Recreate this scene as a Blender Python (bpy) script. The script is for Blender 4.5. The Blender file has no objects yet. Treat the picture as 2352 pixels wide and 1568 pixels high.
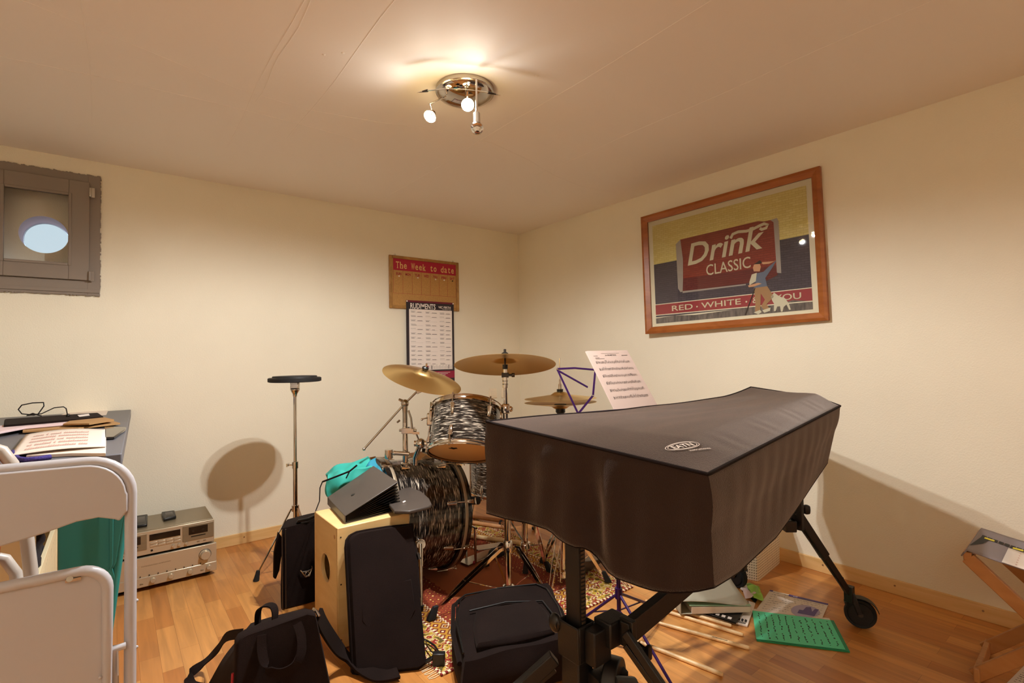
import bpy, bmesh, math, random
from mathutils import Vector, Matrix, noise
random.seed(7)
SC = bpy.context.scene
COL = SC.collection
def V(*a): return Vector(a[0]) if len(a) == 1 else Vector(a)

# ------------------------------------------------------------------ camera
F_PX, YAW, PITCH, ROLL = 1162.07, math.radians(38.2), math.radians(1.608), math.radians(-0.914)
CAM = Vector((-2.831, -3.493, 1.121))
_f = Vector((math.sin(YAW)*math.cos(PITCH), math.cos(YAW)*math.cos(PITCH), math.sin(PITCH)))
_r = Vector((math.cos(YAW), -math.sin(YAW), 0)); _u = _r.cross(_f)
RIGHT = _r*math.cos(ROLL)+_u*math.sin(ROLL); UP = -_r*math.sin(ROLL)+_u*math.cos(ROLL); FWD = _f
cam = bpy.data.cameras.new('camera'); camo = bpy.data.objects.new('camera', cam); COL.objects.link(camo)
cam.sensor_width = 36; cam.lens = F_PX/2352*36; cam.clip_start = .05
camo.matrix_world = Matrix(((RIGHT.x, UP.x, -FWD.x, CAM.x), (RIGHT.y, UP.y, -FWD.y, CAM.y), (RIGHT.z, UP.z, -FWD.z, CAM.z), (0, 0, 0, 1)))
SC.camera = camo
# ------------------------------------------------------------------ world, exposure, lamps' light
SC.view_settings.view_transform = 'Standard'; SC.view_settings.look = 'None'
SC.view_settings.gamma = 1; SC.view_settings.use_curve_mapping = False
SC.view_settings.exposure = 0.34
w = bpy.data.worlds.new('world'); SC.world = w; w.use_nodes = True
w.node_tree.nodes['Background'].inputs[0].default_value = (.55, .78, 1, 1)
w.node_tree.nodes['Background'].inputs[1].default_value = 1.6
SC.cycles.max_bounces = 12; SC.cycles.diffuse_bounces = 8; SC.cycles.glossy_bounces = 5
SC.cycles.caustics_reflective = False; SC.cycles.caustics_refractive = False
SC.cycles.sample_clamp_indirect = 6
WARM = (1, .99, .985)
BULB = [Vector((-1.865, -1.768, 2.06)), Vector((-1.769, -1.892, 2.085))]
P_BULB, P_POINT, P_POOL, P_FILL = 106, 2, 1.1, 61
def light(name, kind, loc, power, col=WARM, **k):
    l = bpy.data.lights.new(name, kind); l.energy = power; l.color = col
    o = bpy.data.objects.new(name, l); COL.objects.link(o); o.location = loc
    for a, b in k.items(): setattr(l, a, b)
    return o
def aim(o, d): o.rotation_euler = Vector(d).to_track_quat('-Z', 'Y').to_euler()
for i, b in enumerate(BULB):
    aim(light('halogen_light', 'SPOT', b, P_BULB, shadow_soft_size=.018, spot_size=math.radians(175), spot_blend=.36), (-.03, .03, -1))
    light('halogen_spill', 'POINT', b+Vector((0, 0, .004)), P_POINT, shadow_soft_size=.018)
for b, p in ((BULB[0], (-2.02, -1.715, 2.2)), (BULB[1], (-1.739, -2.09, 2.2))):
    d = (Vector(p)-b); o = light('halogen_back_light', 'SPOT', b, P_POOL, shadow_soft_size=.02, spot_size=math.radians(76), spot_blend=1); aim(o, d)
aim(light('added_fill_light', 'SPOT', (-3.9, -4.4, 1.66), P_FILL, shadow_soft_size=.06, spot_size=math.radians(160), spot_blend=.6), (0, .1, 1))  # added fill light bounced off the ceiling, from an invented lamp out of view

# ------------------------------------------------------------------ points seen through the surveyed camera
def ray(x, y): return FWD+RIGHT*((x-1176)/F_PX)+UP*((784-y)/F_PX)
def D(x, y, d): return CAM+ray(x, y)*d
def Z(x, y, z=0):
    r = ray(x, y); return CAM+r*((z-CAM.z)/r.z)
def Y(x, y, yy=0):
    r = ray(x, y); return CAM+r*((yy-CAM.y)/r.y)
def X(x, y, xx=0):
    r = ray(x, y); return CAM+r*((xx-CAM.x)/r.x)
def OV(x, y, p):
    r = ray(x, y); t = ((p[0]-CAM.x)*r.x+(p[1]-CAM.y)*r.y)/(r.x**2+r.y**2); return CAM+r*t
def lerp(a, b, t): return a+(b-a)*t
def interp(x, xs, ys):
    if x <= xs[0]: return ys[0]
    for i in range(1, len(xs)):
        if x <= xs[i]: return lerp(ys[i-1], ys[i], (x-xs[i-1])/(xs[i]-xs[i-1]))
    return ys[-1]

# ------------------------------------------------------------------ materials
def hexc(h):
    v = [int(h[i:i+2], 16)/255 for i in (1, 3, 5)]
    return tuple(c/12.92 if c <= .04045 else ((c+.055)/1.055)**2.4 for c in v)+(1,)
def newmat(name):
    m = bpy.data.materials.new(name); m.use_nodes = True; nt = m.node_tree
    return m, nt, nt.nodes['Principled BSDF']
def nd(nt, t, **k):
    n = nt.nodes.new(t)
    for a, b in k.items(): setattr(n, a, b)
    return n
def mat(name, col, rough=.5, metal=0, bump=0, bscale=80, vary=0, vscale=4, sheen=0, spec=None, coat=0, stretch=None, emit=None, es=0):
    m, nt, b = newmat(name); c = hexc(col) if isinstance(col, str) else tuple(col)+(1,)
    b.inputs['Base Color'].default_value = c; b.inputs['Roughness'].default_value = rough; b.inputs['Metallic'].default_value = metal
    if spec is not None: b.inputs['Specular IOR Level'].default_value = spec
    if sheen: b.inputs['Sheen Weight'].default_value = sheen; b.inputs['Sheen Roughness'].default_value = .4; b.inputs['Sheen Tint'].default_value = (1, .84, .73, 1)
    if coat: b.inputs['Coat Weight'].default_value = coat; b.inputs['Coat Roughness'].default_value = .1
    if emit: b.inputs['Emission Color'].default_value = hexc(emit); b.inputs['Emission Strength'].default_value = es
    tc = nd(nt, 'ShaderNodeTexCoord')
    src = tc.outputs['Object']
    if stretch:
        mp = nd(nt, 'ShaderNodeMapping'); mp.inputs['Scale'].default_value = stretch; nt.links.new(src, mp.inputs[0]); src = mp.outputs[0]
    if bump:
        n = nd(nt, 'ShaderNodeTexNoise'); n.inputs['Scale'].default_value = bscale; n.inputs['Detail'].default_value = 4
        bp = nd(nt, 'ShaderNodeBump'); bp.inputs['Strength'].default_value = min(1, bump); bp.inputs['Distance'].default_value = .002
        nt.links.new(src, n.inputs[0]); nt.links.new(n.outputs[0], bp.inputs['Height']); nt.links.new(bp.outputs[0], b.inputs['Normal'])
    if vary:
        n = nd(nt, 'ShaderNodeTexNoise'); n.inputs['Scale'].default_value = vscale; n.inputs['Detail'].default_value = 5
        r = nd(nt, 'ShaderNodeMapRange'); r.inputs[1].default_value = .3; r.inputs[2].default_value = .7; r.inputs[3].default_value = 1-vary; r.inputs[4].default_value = 1+vary
        mx = nd(nt, 'ShaderNodeVectorMath', operation='SCALE'); mx.inputs[0].default_value = c[:3]
        nt.links.new(src, n.inputs[0]); nt.links.new(n.outputs[0], r.inputs[0]); nt.links.new(r.outputs[0], mx.inputs['Scale']); nt.links.new(mx.outputs[0], b.inputs['Base Color'])
    return m
def math_n(nt, op, a, b=None):
    n = nd(nt, 'ShaderNodeMath', operation=op)
    for i, v in enumerate((a, b)):
        if v is None: continue
        if isinstance(v, (int, float)): n.inputs[i].default_value = v
        else: nt.links.new(v, n.inputs[i])
    return n.outputs[0]
def ramp(nt, src, stops, const=False):
    r = nd(nt, 'ShaderNodeValToRGB'); r.color_ramp.interpolation = 'CONSTANT' if const else 'LINEAR'
    e = r.color_ramp.elements
    while len(e) > 1: e.remove(e[0])
    e[0].position = stops[0][0]; e[0].color = hexc(stops[0][1])
    for p, c in stops[1:]:
        q = e.new(p); q.color = hexc(c)
    nt.links.new(src, r.inputs[0]); return r.outputs[0]
def floor_mat():
    m, nt, b = newmat('laminate_floor'); b.inputs['Roughness'].default_value = .3
    g = nd(nt, 'ShaderNodeNewGeometry'); sp = nd(nt, 'ShaderNodeSeparateXYZ'); nt.links.new(g.outputs['Position'], sp.inputs[0])
    cb = nd(nt, 'ShaderNodeCombineXYZ'); nt.links.new(sp.outputs['Y'], cb.inputs['X']); nt.links.new(sp.outputs['X'], cb.inputs['Y'])
    br = nd(nt, 'ShaderNodeTexBrick', offset=.37, offset_frequency=2, squash=1)
    nt.links.new(cb.outputs[0], br.inputs['Vector'])
    br.inputs['Scale'].default_value = 1; br.inputs['Brick Width'].default_value = .37; br.inputs['Row Height'].default_value = .064
    br.inputs['Mortar Size'].default_value = .0004; br.inputs['Bias'].default_value = 0
    br.inputs['Color1'].default_value = hexc('#b06e33'); br.inputs['Color2'].default_value = hexc('#d09350'); br.inputs['Mortar'].default_value = hexc('#7c4a20')
    mp = nd(nt, 'ShaderNodeMapping'); mp.inputs['Scale'].default_value = (3, 38, 1); nt.links.new(cb.outputs[0], mp.inputs[0])
    n = nd(nt, 'ShaderNodeTexNoise'); n.inputs['Scale'].default_value = 1; n.inputs['Detail'].default_value = 6; n.inputs['Distortion'].default_value = .6; nt.links.new(mp.outputs[0], n.inputs[0])
    mr = nd(nt, 'ShaderNodeMapRange'); mr.inputs[1].default_value = .3; mr.inputs[2].default_value = .7; mr.inputs[3].default_value = .8; mr.inputs[4].default_value = 1.12; nt.links.new(n.outputs[0], mr.inputs[0])
    vm = nd(nt, 'ShaderNodeVectorMath', operation='SCALE'); nt.links.new(br.outputs['Color'], vm.inputs[0]); nt.links.new(mr.outputs[0], vm.inputs['Scale'])
    nt.links.new(vm.outputs[0], b.inputs['Base Color'])
    return m
def wood_mat(name, c1, c2, scale=(3, 3, 30), rough=.4, grain=1.0):
    m, nt, b = newmat(name); b.inputs['Roughness'].default_value = rough
    tc = nd(nt, 'ShaderNodeTexCoord'); mp = nd(nt, 'ShaderNodeMapping'); mp.inputs['Scale'].default_value = scale; nt.links.new(tc.outputs['Object'], mp.inputs[0])
    n = nd(nt, 'ShaderNodeTexNoise'); n.inputs['Scale'].default_value = grain; n.inputs['Detail'].default_value = 6; n.inputs['Distortion'].default_value = 1.2; nt.links.new(mp.outputs[0], n.inputs[0])
    nt.links.new(ramp(nt, n.outputs[0], [(.3, c1), (.7, c2)]), b.inputs['Base Color']); return m
def oyster_mat():
    # black oyster drum wrap: silvery shreds that run round the shell (local Z is the drum's axis)
    m, nt, b = newmat('black_oyster_wrap'); b.inputs['Roughness'].default_value = .18; b.inputs['Coat Weight'].default_value = .5
    tc = nd(nt, 'ShaderNodeTexCoord'); mp = nd(nt, 'ShaderNodeMapping'); mp.inputs['Scale'].default_value = (24, 24, 230); nt.links.new(tc.outputs['Object'], mp.inputs[0])
    n = nd(nt, 'ShaderNodeTexNoise'); n.inputs['Scale'].default_value = 1; n.inputs['Detail'].default_value = 3; n.inputs['Distortion'].default_value = .55; nt.links.new(mp.outputs[0], n.inputs[0])
    nt.links.new(ramp(nt, n.outputs[0], [(.42, '#100d0c'), (.52, '#2c2723'), (.58, '#6f665b'), (.64, '#b5a896'), (.74, '#ddd0ba')]), b.inputs['Base Color'])
    return m
def brass_mat():
    m, nt, b = newmat('cymbal_bronze'); b.inputs['Metallic'].default_value = 1; b.inputs['Roughness'].default_value = .3; b.inputs['Base Color'].default_value = hexc('#dcbc7c')
    b.inputs['Anisotropic'].default_value = .6
    tc = nd(nt, 'ShaderNodeTexCoord'); sp = nd(nt, 'ShaderNodeVectorMath', operation='MULTIPLY'); sp.inputs[1].default_value = (1, 1, 0); nt.links.new(tc.outputs['Object'], sp.inputs[0])
    ln = nd(nt, 'ShaderNodeVectorMath', operation='LENGTH'); nt.links.new(sp.outputs[0], ln.inputs[0])
    s = math_n(nt, 'SINE', math_n(nt, 'MULTIPLY', ln.outputs['Value'], 2600))
    bp = nd(nt, 'ShaderNodeBump'); bp.inputs['Strength'].default_value = .12; bp.inputs['Distance'].default_value = .0004; nt.links.new(s, bp.inputs['Height']); nt.links.new(bp.outputs[0], b.inputs['Normal'])
    return m
def rug_mat():
    m, nt, b = newmat('persian_rug'); b.inputs['Roughness'].default_value = .95
    g = nd(nt, 'ShaderNodeTexCoord'); sp = nd(nt, 'ShaderNodeSeparateXYZ'); nt.links.new(g.outputs['Object'], sp.inputs[0])
    HX, HY = .53, .80
    ax = math_n(nt, 'ABSOLUTE', sp.outputs['X']); ay = math_n(nt, 'ABSOLUTE', sp.outputs['Y'])
    dx = math_n(nt, 'SUBTRACT', HX, ax); dy = math_n(nt, 'SUBTRACT', HY, ay); d = math_n(nt, 'MINIMUM', dx, dy)   # distance to the edge
    def vor(scale, feat='F1', metric='MANHATTAN', rnd=0.0):
        v = nd(nt, 'ShaderNodeTexVoronoi', feature=feat, distance=metric); v.inputs['Scale'].default_value = scale; v.inputs['Randomness'].default_value = rnd
        nt.links.new(g.outputs['Object'], v.inputs['Vector']); return v
    ornament = ramp(nt, vor(17).outputs['Distance'], [(0, '#c99a2c'), (.22, '#7a1d16'), (.34, '#cdb888'), (.44, '#7a3a14'), (.6, '#b98428'), (.85, '#6d1714'), (1, '#e2cfa2')], True)
    nz = nd(nt, 'ShaderNodeTexNoise'); nz.inputs['Scale'].default_value = 30; nz.inputs['Detail'].default_value = 2; nt.links.new(g.outputs['Object'], nz.inputs[0])
    flor = ramp(nt, nz.outputs[0], [(0, '#5c4a1c'), (.38, '#b8942f'), (.46, '#cdb988'), (.51, '#8c2418'), (.60, '#b08a30'), (.68, '#4f1510')], True)
    def mix(a, bb, f):
        x = nd(nt, 'ShaderNodeMix', data_type='RGBA')
        for s_, v in ((0, f), (6, a), (7, bb)):
            if isinstance(v, (float, tuple)): x.inputs[s_].default_value = v
            else: nt.links.new(v, x.inputs[s_])
        return x.outputs[2]
    wav = math_n(nt, 'MULTIPLY', math_n(nt, 'ABSOLUTE', math_n(nt, 'SINE', math_n(nt, 'MULTIPLY', sp.outputs['X'], 62))), .02)
    wav2 = math_n(nt, 'MULTIPLY', math_n(nt, 'ABSOLUTE', math_n(nt, 'SINE', math_n(nt, 'MULTIPLY', sp.outputs['Y'], 62))), .02)
    dd = math_n(nt, 'ADD', d, math_n(nt, 'ADD', wav, wav2))
    small = ramp(nt, vor(38, rnd=.25).outputs['Distance'], [(0, '#efe0b8'), (.16, '#c9962e'), (.3, '#7c2a16'), (.7, '#8c3a18')], True)
    field = mix(small, hexc('#a65a30'), math_n(nt, 'GREATER_THAN', dd, .36))
    a = mix(flor, ornament, math_n(nt, 'GREATER_THAN', d, .13))
    a = mix(a, field, math_n(nt, 'GREATER_THAN', d, .2))
    line = None
    for lo, hi in ((.0, .012), (.038, .046), (.118, .13), (.192, .202)):
        c = math_n(nt, 'MULTIPLY', math_n(nt, 'GREATER_THAN', d, lo), math_n(nt, 'LESS_THAN', d, hi))
        line = c if line is None else math_n(nt, 'ADD', line, c)
    ck = nd(nt, 'ShaderNodeTexChecker'); ck.inputs['Scale'].default_value = 90; ck.inputs['Color1'].default_value = hexc('#ead9ae'); ck.inputs['Color2'].default_value = hexc('#7d1c18'); nt.links.new(g.outputs['Object'], ck.inputs[0])
    a = mix(a, ck.outputs['Color'], line)
    nt.links.new(a, b.inputs['Base Color'])
    n = nd(nt, 'ShaderNodeTexNoise'); n.inputs['Scale'].default_value = 500; bp = nd(nt, 'ShaderNodeBump'); bp.inputs['Strength'].default_value = .5; bp.inputs['Distance'].default_value = .002
    nt.links.new(n.outputs[0], bp.inputs['Height']); nt.links.new(bp.outputs[0], b.inputs['Normal'])
    return m
def brick_mat(name, c1, c2, mortar, s=1):
    m, nt, b = newmat(name); b.inputs['Roughness'].default_value = .8
    g = nd(nt, 'ShaderNodeTexCoord'); sp = nd(nt, 'ShaderNodeSeparateXYZ'); nt.links.new(g.outputs['Object'], sp.inputs[0])
    cb = nd(nt, 'ShaderNodeCombineXYZ'); nt.links.new(sp.outputs['Y'], cb.inputs['X']); nt.links.new(sp.outputs['Z'], cb.inputs['Y'])
    br = nd(nt, 'ShaderNodeTexBrick'); nt.links.new(cb.outputs[0], br.inputs['Vector'])
    for k, v in (('Scale', 1), ('Brick Width', .034*s), ('Row Height', .0125*s), ('Mortar Size', .0009), ('Color1', hexc(c1)), ('Color2', hexc(c2)), ('Mortar', hexc(mortar))): br.inputs[k].default_value = v
    nt.links.new(br.outputs['Color'], b.inputs['Base Color']); return m
def perf_mat():
    m, nt, b = newmat('perforated_plastic'); b.inputs['Roughness'].default_value = .45
    g = nd(nt, 'ShaderNodeTexCoord'); sx = nd(nt, 'ShaderNodeSeparateXYZ'); nt.links.new(g.outputs['Object'], sx.inputs[0]); mp = nd(nt, 'ShaderNodeCombineXYZ')
    nt.links.new(math_n(nt, 'SUBTRACT', sx.outputs['X'], sx.outputs['Y']), mp.inputs['X']); nt.links.new(sx.outputs['Z'], mp.inputs['Y'])
    v = nd(nt, 'ShaderNodeTexVoronoi', voronoi_dimensions='2D'); v.inputs['Scale'].default_value = 78; v.inputs['Randomness'].default_value = 0; nt.links.new(mp.outputs[0], v.inputs['Vector'])
    nt.links.new(ramp(nt, v.outputs['Distance'], [(0, '#6d5d46'), (.2, '#6d5d46'), (.28, '#efe4cc')]), b.inputs['Base Color']); return m

M = dict(
    wall=mat('wall_plaster', '#ebe4ce', .9, bump=.55, bscale=170, vary=.02, vscale=3),
    ceiling=mat('ceiling_paint', '#f0e9e0', .55, bump=.35, bscale=7, spec=.25),
    base=wood_mat('pine_baseboard', '#d8b070', '#e6c288', (2, 2, 30), .45),
    floor=floor_mat(), rug=rug_mat(), oyster=oyster_mat(), bronze=brass_mat(),
    greyframe=mat('grey_painted_wood', '#85796d', .45, bump=.1, bscale=40),
    chrome=mat('chrome', '#d8d2ca', .09, 1), rack=mat('rack_metal', '#5c4c3e', .45, .6), steel=mat('brushed_metal', '#b9b2a8', .25, 1), darkmetal=mat('dark_metal', '#4a4542', .3, .9),
    black=mat('black_plastic', '#0e0d0c', .4), blackmat=mat('black_powder_coat', '#0f0c0b', .5, bump=.2, bscale=300),
    rubber=mat('black_rubber', '#0c0b0a', .75), nylon=mat('black_nylon', '#1a100d', .9, bump=.8, bscale=600, vary=.2, vscale=7, sheen=.03, spec=.12),
    cover=mat('brown_black_cloth', '#30241f', .95, bump=.7, bscale=420, vary=.06, vscale=8, sheen=.42, spec=.2),
    whitepaint=mat('white_enamel', '#b4b4b8', .28), whiteplastic=mat('white_plastic', '#efe7db', .4), cream=mat('cream_laminate', '#e6d6ae', .5),
    orange=mat('orange_plastic', '#dd7412', .35), teal=mat('teal_plastic', '#2a807a', .4), greytube=mat('grey_enamel', '#b5aca2', .3),
    desk=mat('grey_desk_laminate', '#5f5f64', .45, vary=.03, vscale=6), paper=mat('white_paper', '#ddd0c2', .8), ink=mat('black_ink', '#1b1717', .7), greyink=mat('grey_ink', '#6f6763', .7),
    pinkink=mat('faded_red_ink', '#c9a396', .8), cardboard=mat('corrugated_cardboard', '#a98252', .9, bump=.6, bscale=200), sheetpaper=mat('pinkish_paper', '#c4aea2', .8), pinkpaper=mat('lilac_paper', '#d9c3c4', .8),
    silver=mat('champagne_silver', '#c6b9a0', .33, .55), silverdark=mat('champagne_dark', '#8f8167', .35, .5), display=mat('display_glass', '#0b0a0d', .08),
    rope=mat('violet_rope', '#3a2f7a', .8, bump=1, bscale=300), fur=mat('dark_cloth', '#17121a', .95),
    birch=wood_mat('birch_plywood', '#deb878', '#ecca8e', (4, 4, 14), .38), pine=wood_mat('oiled_pine', '#a8703c', '#c08a55', (40, 6, 10), .4), stick=wood_mat('hickory', '#e0bb84', '#efd0a0', (20, 20, 20), .4), sticktan=wood_mat('tan_wood', '#b98050', '#c99462', (20, 20, 20), .5),
    picwood=wood_mat('cherry_frame', '#8f4e1c', '#a8622a', (6, 6, 20), .35), oak=wood_mat('oak_moulding', '#8e6632', '#b58848', (12, 12, 12), .5),
    cork=mat('cork', '#b98d50', .9, bump=.6, bscale=300, vary=.12, vscale=120), red=mat('banner_red', '#a81434', .6), redink=mat('dark_red_ink', '#9d2030', .7), tan=mat('tan_print', '#dcb774', .7),
    maroon=mat('maroon_print', '#6b1428', .55), crimson=mat('crimson_print', '#93163a', .5), navy=mat('dark_plum_print', '#2a2128', .5), whiteprint=mat('white_print', '#efe6de', .6),
    head=mat('drumhead_coated', '#e9bd80', .6), headblack=mat('drumhead_black', '#141212', .3), hoopblack=mat('black_lacquer', '#100e0d', .15, coat=.5), hoopstrip=mat('hoop_inlay', '#a89880', .3, .4),
    purple=mat('purple_enamel', '#34154f', .3, .3), sage=mat('grey_sage_binder', '#aaa592', .5), greenedge=mat('mint_folder', '#8fb898', .6),
    green=mat('emerald_paper', '#58d8a4', .6), greendark=mat('dark_green_folder', '#1f8a5c', .6), lime=mat('lime_packet', '#8cc03a', .4), violet=mat('violet_print', '#4a3278', .5), lilac=mat('lilac_print', '#a79bb8', .6),
    perf=perf_mat(), canvas=mat('grey_canvas', '#8f8688', .85, bump=.5, bscale=400), yellow=mat('yellow_print', '#e3d43c', .7), yellowsticker=mat('olive_sticker', '#86741c', .5),
    tealcloth=mat('turquoise_nylon', '#2fa79a', .6, bump=.3, bscale=60), bluecloth=mat('sea_blue_nylon', '#2286a0', .6), folder=mat('dark_grey_folder', '#463e38', .4, bump=.15, bscale=300), pleat=mat('glossy_black_pleats', '#0b0a09', .18),
    cream2=mat('poster_border', '#efe3c0', .7), brickY=brick_mat('painted_yellow_bricks', '#e2cd78', '#ead888', '#d3b965'), brickD=brick_mat('painted_dark_bricks', '#4c4348', '#564b50', '#38302f'),
    canred=brick_mat('painted_red_bricks', '#8c3320', '#97402a', '#6f2a1d'), canred2=brick_mat('painted_maroon_bricks', '#6c2a22', '#743228', '#54211b'), cansilver=mat('can_silver', '#a99c8c', .6), bandred=mat('band_red', '#9c3432', .7), lettering=mat('cream_lettering', '#d8cba4', .7),
    grass=mat('painted_grass', '#6f6358', .8, vary=.5, vscale=60, stretch=(1, 1, .25)), skin=mat('painted_skin', '#d9a276', .8), khaki=mat('painted_khaki', '#ab8256', .8), bluegrey=mat('painted_blue_shirt', '#6d7482', .8), dogwhite=mat('painted_dog_white', '#d9cfae', .8), hair=mat('painted_hair', '#3a2a20', .8),
    outlet=mat('socket_plastic', '#efe2c8', .35), tube=mat('lilac_pipe', '#c8a3b0', .5), mirror=mat('mirror_chrome', '#b9aea2', .06, 1))
def emis(name, col, s):
    m, nt, b = newmat(name); b.inputs['Base Color'].default_value = (0, 0, 0, 1); b.inputs['Emission Color'].default_value = hexc(col); b.inputs['Emission Strength'].default_value = s; return m
M['bulb'] = emis('lit_halogen', '#ffe9b8', 120); M['halo'] = emis('lit_reflector', '#ffe0a0', 30); M['sky'] = emis('daylight_cap', '#cde3ee', .72); M['fillbulb'] = emis('added_lamp_glow', '#ffdca8', 3)  # last entry: glowing bulb of the added fill lamp
gm, gnt, gb = newmat('clear_glass')
for n_ in list(gnt.nodes):
    if n_.type != 'OUTPUT_MATERIAL': gnt.nodes.remove(n_)
_o = [n for n in gnt.nodes if n.type == 'OUTPUT_MATERIAL'][0]
_t = nd(gnt, 'ShaderNodeBsdfTransparent'); _g = nd(gnt, 'ShaderNodeBsdfGlossy'); _g.inputs['Roughness'].default_value = .02; _mx = nd(gnt, 'ShaderNodeMixShader'); _fr = nd(gnt, 'ShaderNodeFresnel'); _fr.inputs[0].default_value = 1.35
gnt.links.new(_fr.outputs[0], _mx.inputs[0]); gnt.links.new(_t.outputs[0], _mx.inputs[1]); gnt.links.new(_g.outputs[0], _mx.inputs[2]); gnt.links.new(_mx.outputs[0], _o.inputs[0])
M['glass'] = gm

# ------------------------------------------------------------------ mesh building
def perp(d):
    a = Vector((0, 0, 1)) if abs(d.z) < .9 else Vector((1, 0, 0)); u = d.cross(a).normalized(); return u, d.cross(u).normalized()
def smooth_pts(P, k=5):
    P = [Vector(p) for p in P]; out = []
    for i in range(len(P)-1):
        a, b, c, d = P[max(i-1, 0)], P[i], P[i+1], P[min(i+2, len(P)-1)]
        for j in range(k):
            t = j/k; out.append(.5*((2*b)+(c-a)*t+(2*a-5*b+4*c-d)*t*t+(3*b-a-3*c+d)*t**3))
    return out+[P[-1]]
class MB:
    def __init__(s): s.bm = bmesh.new()
    def v(s, p): return s.bm.verts.new(p)
    def f(s, vs):
        try: return s.bm.faces.new(vs)
        except ValueError: return None
    def quad(s, *p): s.f([s.v(q) for q in p]); return s
    def hexa(s, c):   # 8 corners: bottom 4 then top 4, both counterclockwise
        v = [s.v(q) for q in c]
        for i in ((0, 3, 2, 1), (4, 5, 6, 7), (0, 1, 5, 4), (1, 2, 6, 5), (2, 3, 7, 6), (3, 0, 4, 7)): s.f([v[k] for k in i])
        return s
    def box(s, x0, x1, y0, y1, z0, z1):
        return s.hexa([(x0, y0, z0), (x1, y0, z0), (x1, y1, z0), (x0, y1, z0), (x0, y0, z1), (x1, y0, z1), (x1, y1, z1), (x0, y1, z1)])
    def obox(s, c, ax, ay, az):   # centre and three half-extent vectors
        c, ax, ay, az = Vector(c), Vector(ax), Vector(ay), Vector(az)
        return s.hexa([c-ax-ay-az, c+ax-ay-az, c+ax+ay-az, c-ax+ay-az, c-ax-ay+az, c+ax-ay+az, c+ax+ay+az, c-ax+ay+az])
    def bar(s, a, b, wd, th, side=None):  # rectangular bar between two points
        a, b = Vector(a), Vector(b); d = (b-a).normalized()
        u, v2 = perp(d)
        if side is not None: u = (Vector(side)-d*Vector(side).dot(d)).normalized(); v2 = d.cross(u)
        return s.obox((a+b)/2, u*wd/2, v2*th/2, (b-a)/2)
    def ring(s, c, u, v2, r, n): return [s.v(c+u*(r*math.cos(2*math.pi*i/n))+v2*(r*math.sin(2*math.pi*i/n))) for i in range(n)]
    def bridge(s, A, B):
        n = len(A)
        for i in range(n): s.f([A[i], A[(i+1) % n], B[(i+1) % n], B[i]])
    def cyl(s, a, b, r, r2=None, n=16, cap=True):
        a, b = Vector(a), Vector(b); d = (b-a).normalized(); u, v2 = perp(d)
        A = s.ring(a, u, v2, r, n); B = s.ring(b, u, v2, r if r2 is None else r2, n); s.bridge(A, B)
        if cap: s.f(A[::-1]); s.f(B)
        return s
    def tube(s, pts, r, n=10, closed=False, cap=True, flat=1.0):
        pts = [Vector(p) for p in pts]; N = len(pts); rings = []; u = None
        for i, p in enumerate(pts):
            if closed: d = (pts[(i+1) % N]-pts[i-1]).normalized()
            else: d = (pts[min(i+1, N-1)]-pts[max(i-1, 0)]).normalized()
            if u is None: u, v2 = perp(d)
            else: u = (u-d*u.dot(d)).normalized(); v2 = d.cross(u)
            rr = r[i] if isinstance(r, (list, tuple)) else r
            rings.append([s.v(p+u*(rr*math.cos(2*math.pi*k/n))+v2*(rr*flat*math.sin(2*math.pi*k/n))) for k in range(n)])
        for i in range(N-1): s.bridge(rings[i], rings[i+1])
        if closed: s.bridge(rings[-1], rings[0])
        elif cap: s.f(rings[0][::-1]); s.f(rings[-1])
        return s
    def ribbon(s, pts, wd, th, side):
        if isinstance(side, list): side = smooth_pts(side[:len(pts)]); pts = smooth_pts(pts)
        pts = [Vector(p) for p in pts]; N = len(pts); rings = []
        for i, p in enumerate(pts):
            d = (pts[min(i+1, N-1)]-pts[max(i-1, 0)]).normalized(); sd = Vector(side[i]) if isinstance(side, list) else Vector(side)
            u = (sd-d*sd.dot(d)).normalized(); v2 = d.cross(u)
            rings.append([s.v(p+u*a*wd/2+v2*b*th/2) for a, b in ((-1, -1), (1, -1), (1, 1), (-1, 1))])
        for i in range(N-1): s.bridge(rings[i], rings[i+1])
        s.f(rings[0][::-1]); s.f(rings[-1]); return s
    def lathe(s, prof, o=(0, 0, 0), ax=(0, 0, 1), n=48):
        o = Vector(o); d = Vector(ax).normalized(); u, v2 = perp(d); rings = []
        for r, z in prof:
            rings.append([s.v(o+d*z)] if r < 1e-6 else s.ring(o+d*z, u, v2, r, n))
        for A, B in zip(rings, rings[1:]):
            if len(A) == 1 and len(B) == 1: continue
            if len(A) == 1:
                for i in range(n): s.f([A[0], B[i], B[(i+1) % n]])
            elif len(B) == 1:
                for i in range(n): s.f([A[i], A[(i+1) % n], B[0]])
            else: s.bridge(A, B)
        return s
    def torus(s, c, ax, R, r, n=48, k=10, flat=1.0):
        u, v2 = perp(Vector(ax).normalized()); c = Vector(c)
        return s.tube([c+u*(R*math.cos(2*math.pi*i/n))+v2*(R*math.sin(2*math.pi*i/n)) for i in range(n)], r, k, True)
    def poly(s, pts, ext):
        pts = [Vector(p) for p in pts]; e = Vector(ext); A = [s.v(p) for p in pts]; B = [s.v(p+e) for p in pts]
        s.f(A[::-1]); s.f(B); n = len(A)
        for i in range(n): s.f([A[i], A[(i+1) % n], B[(i+1) % n], B[i]])
        return s
    def face(s, pts): s.f([s.v(Vector(p)) for p in pts]); return s
    def ball(s, c, r, n=16, sc=(1, 1, 1)):
        m = Matrix.Translation(Vector(c)) @ Matrix.Diagonal((*sc, 1)); bmesh.ops.create_uvsphere(s.bm, u_segments=n, v_segments=n//2+2, radius=r, matrix=m); return s
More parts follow.
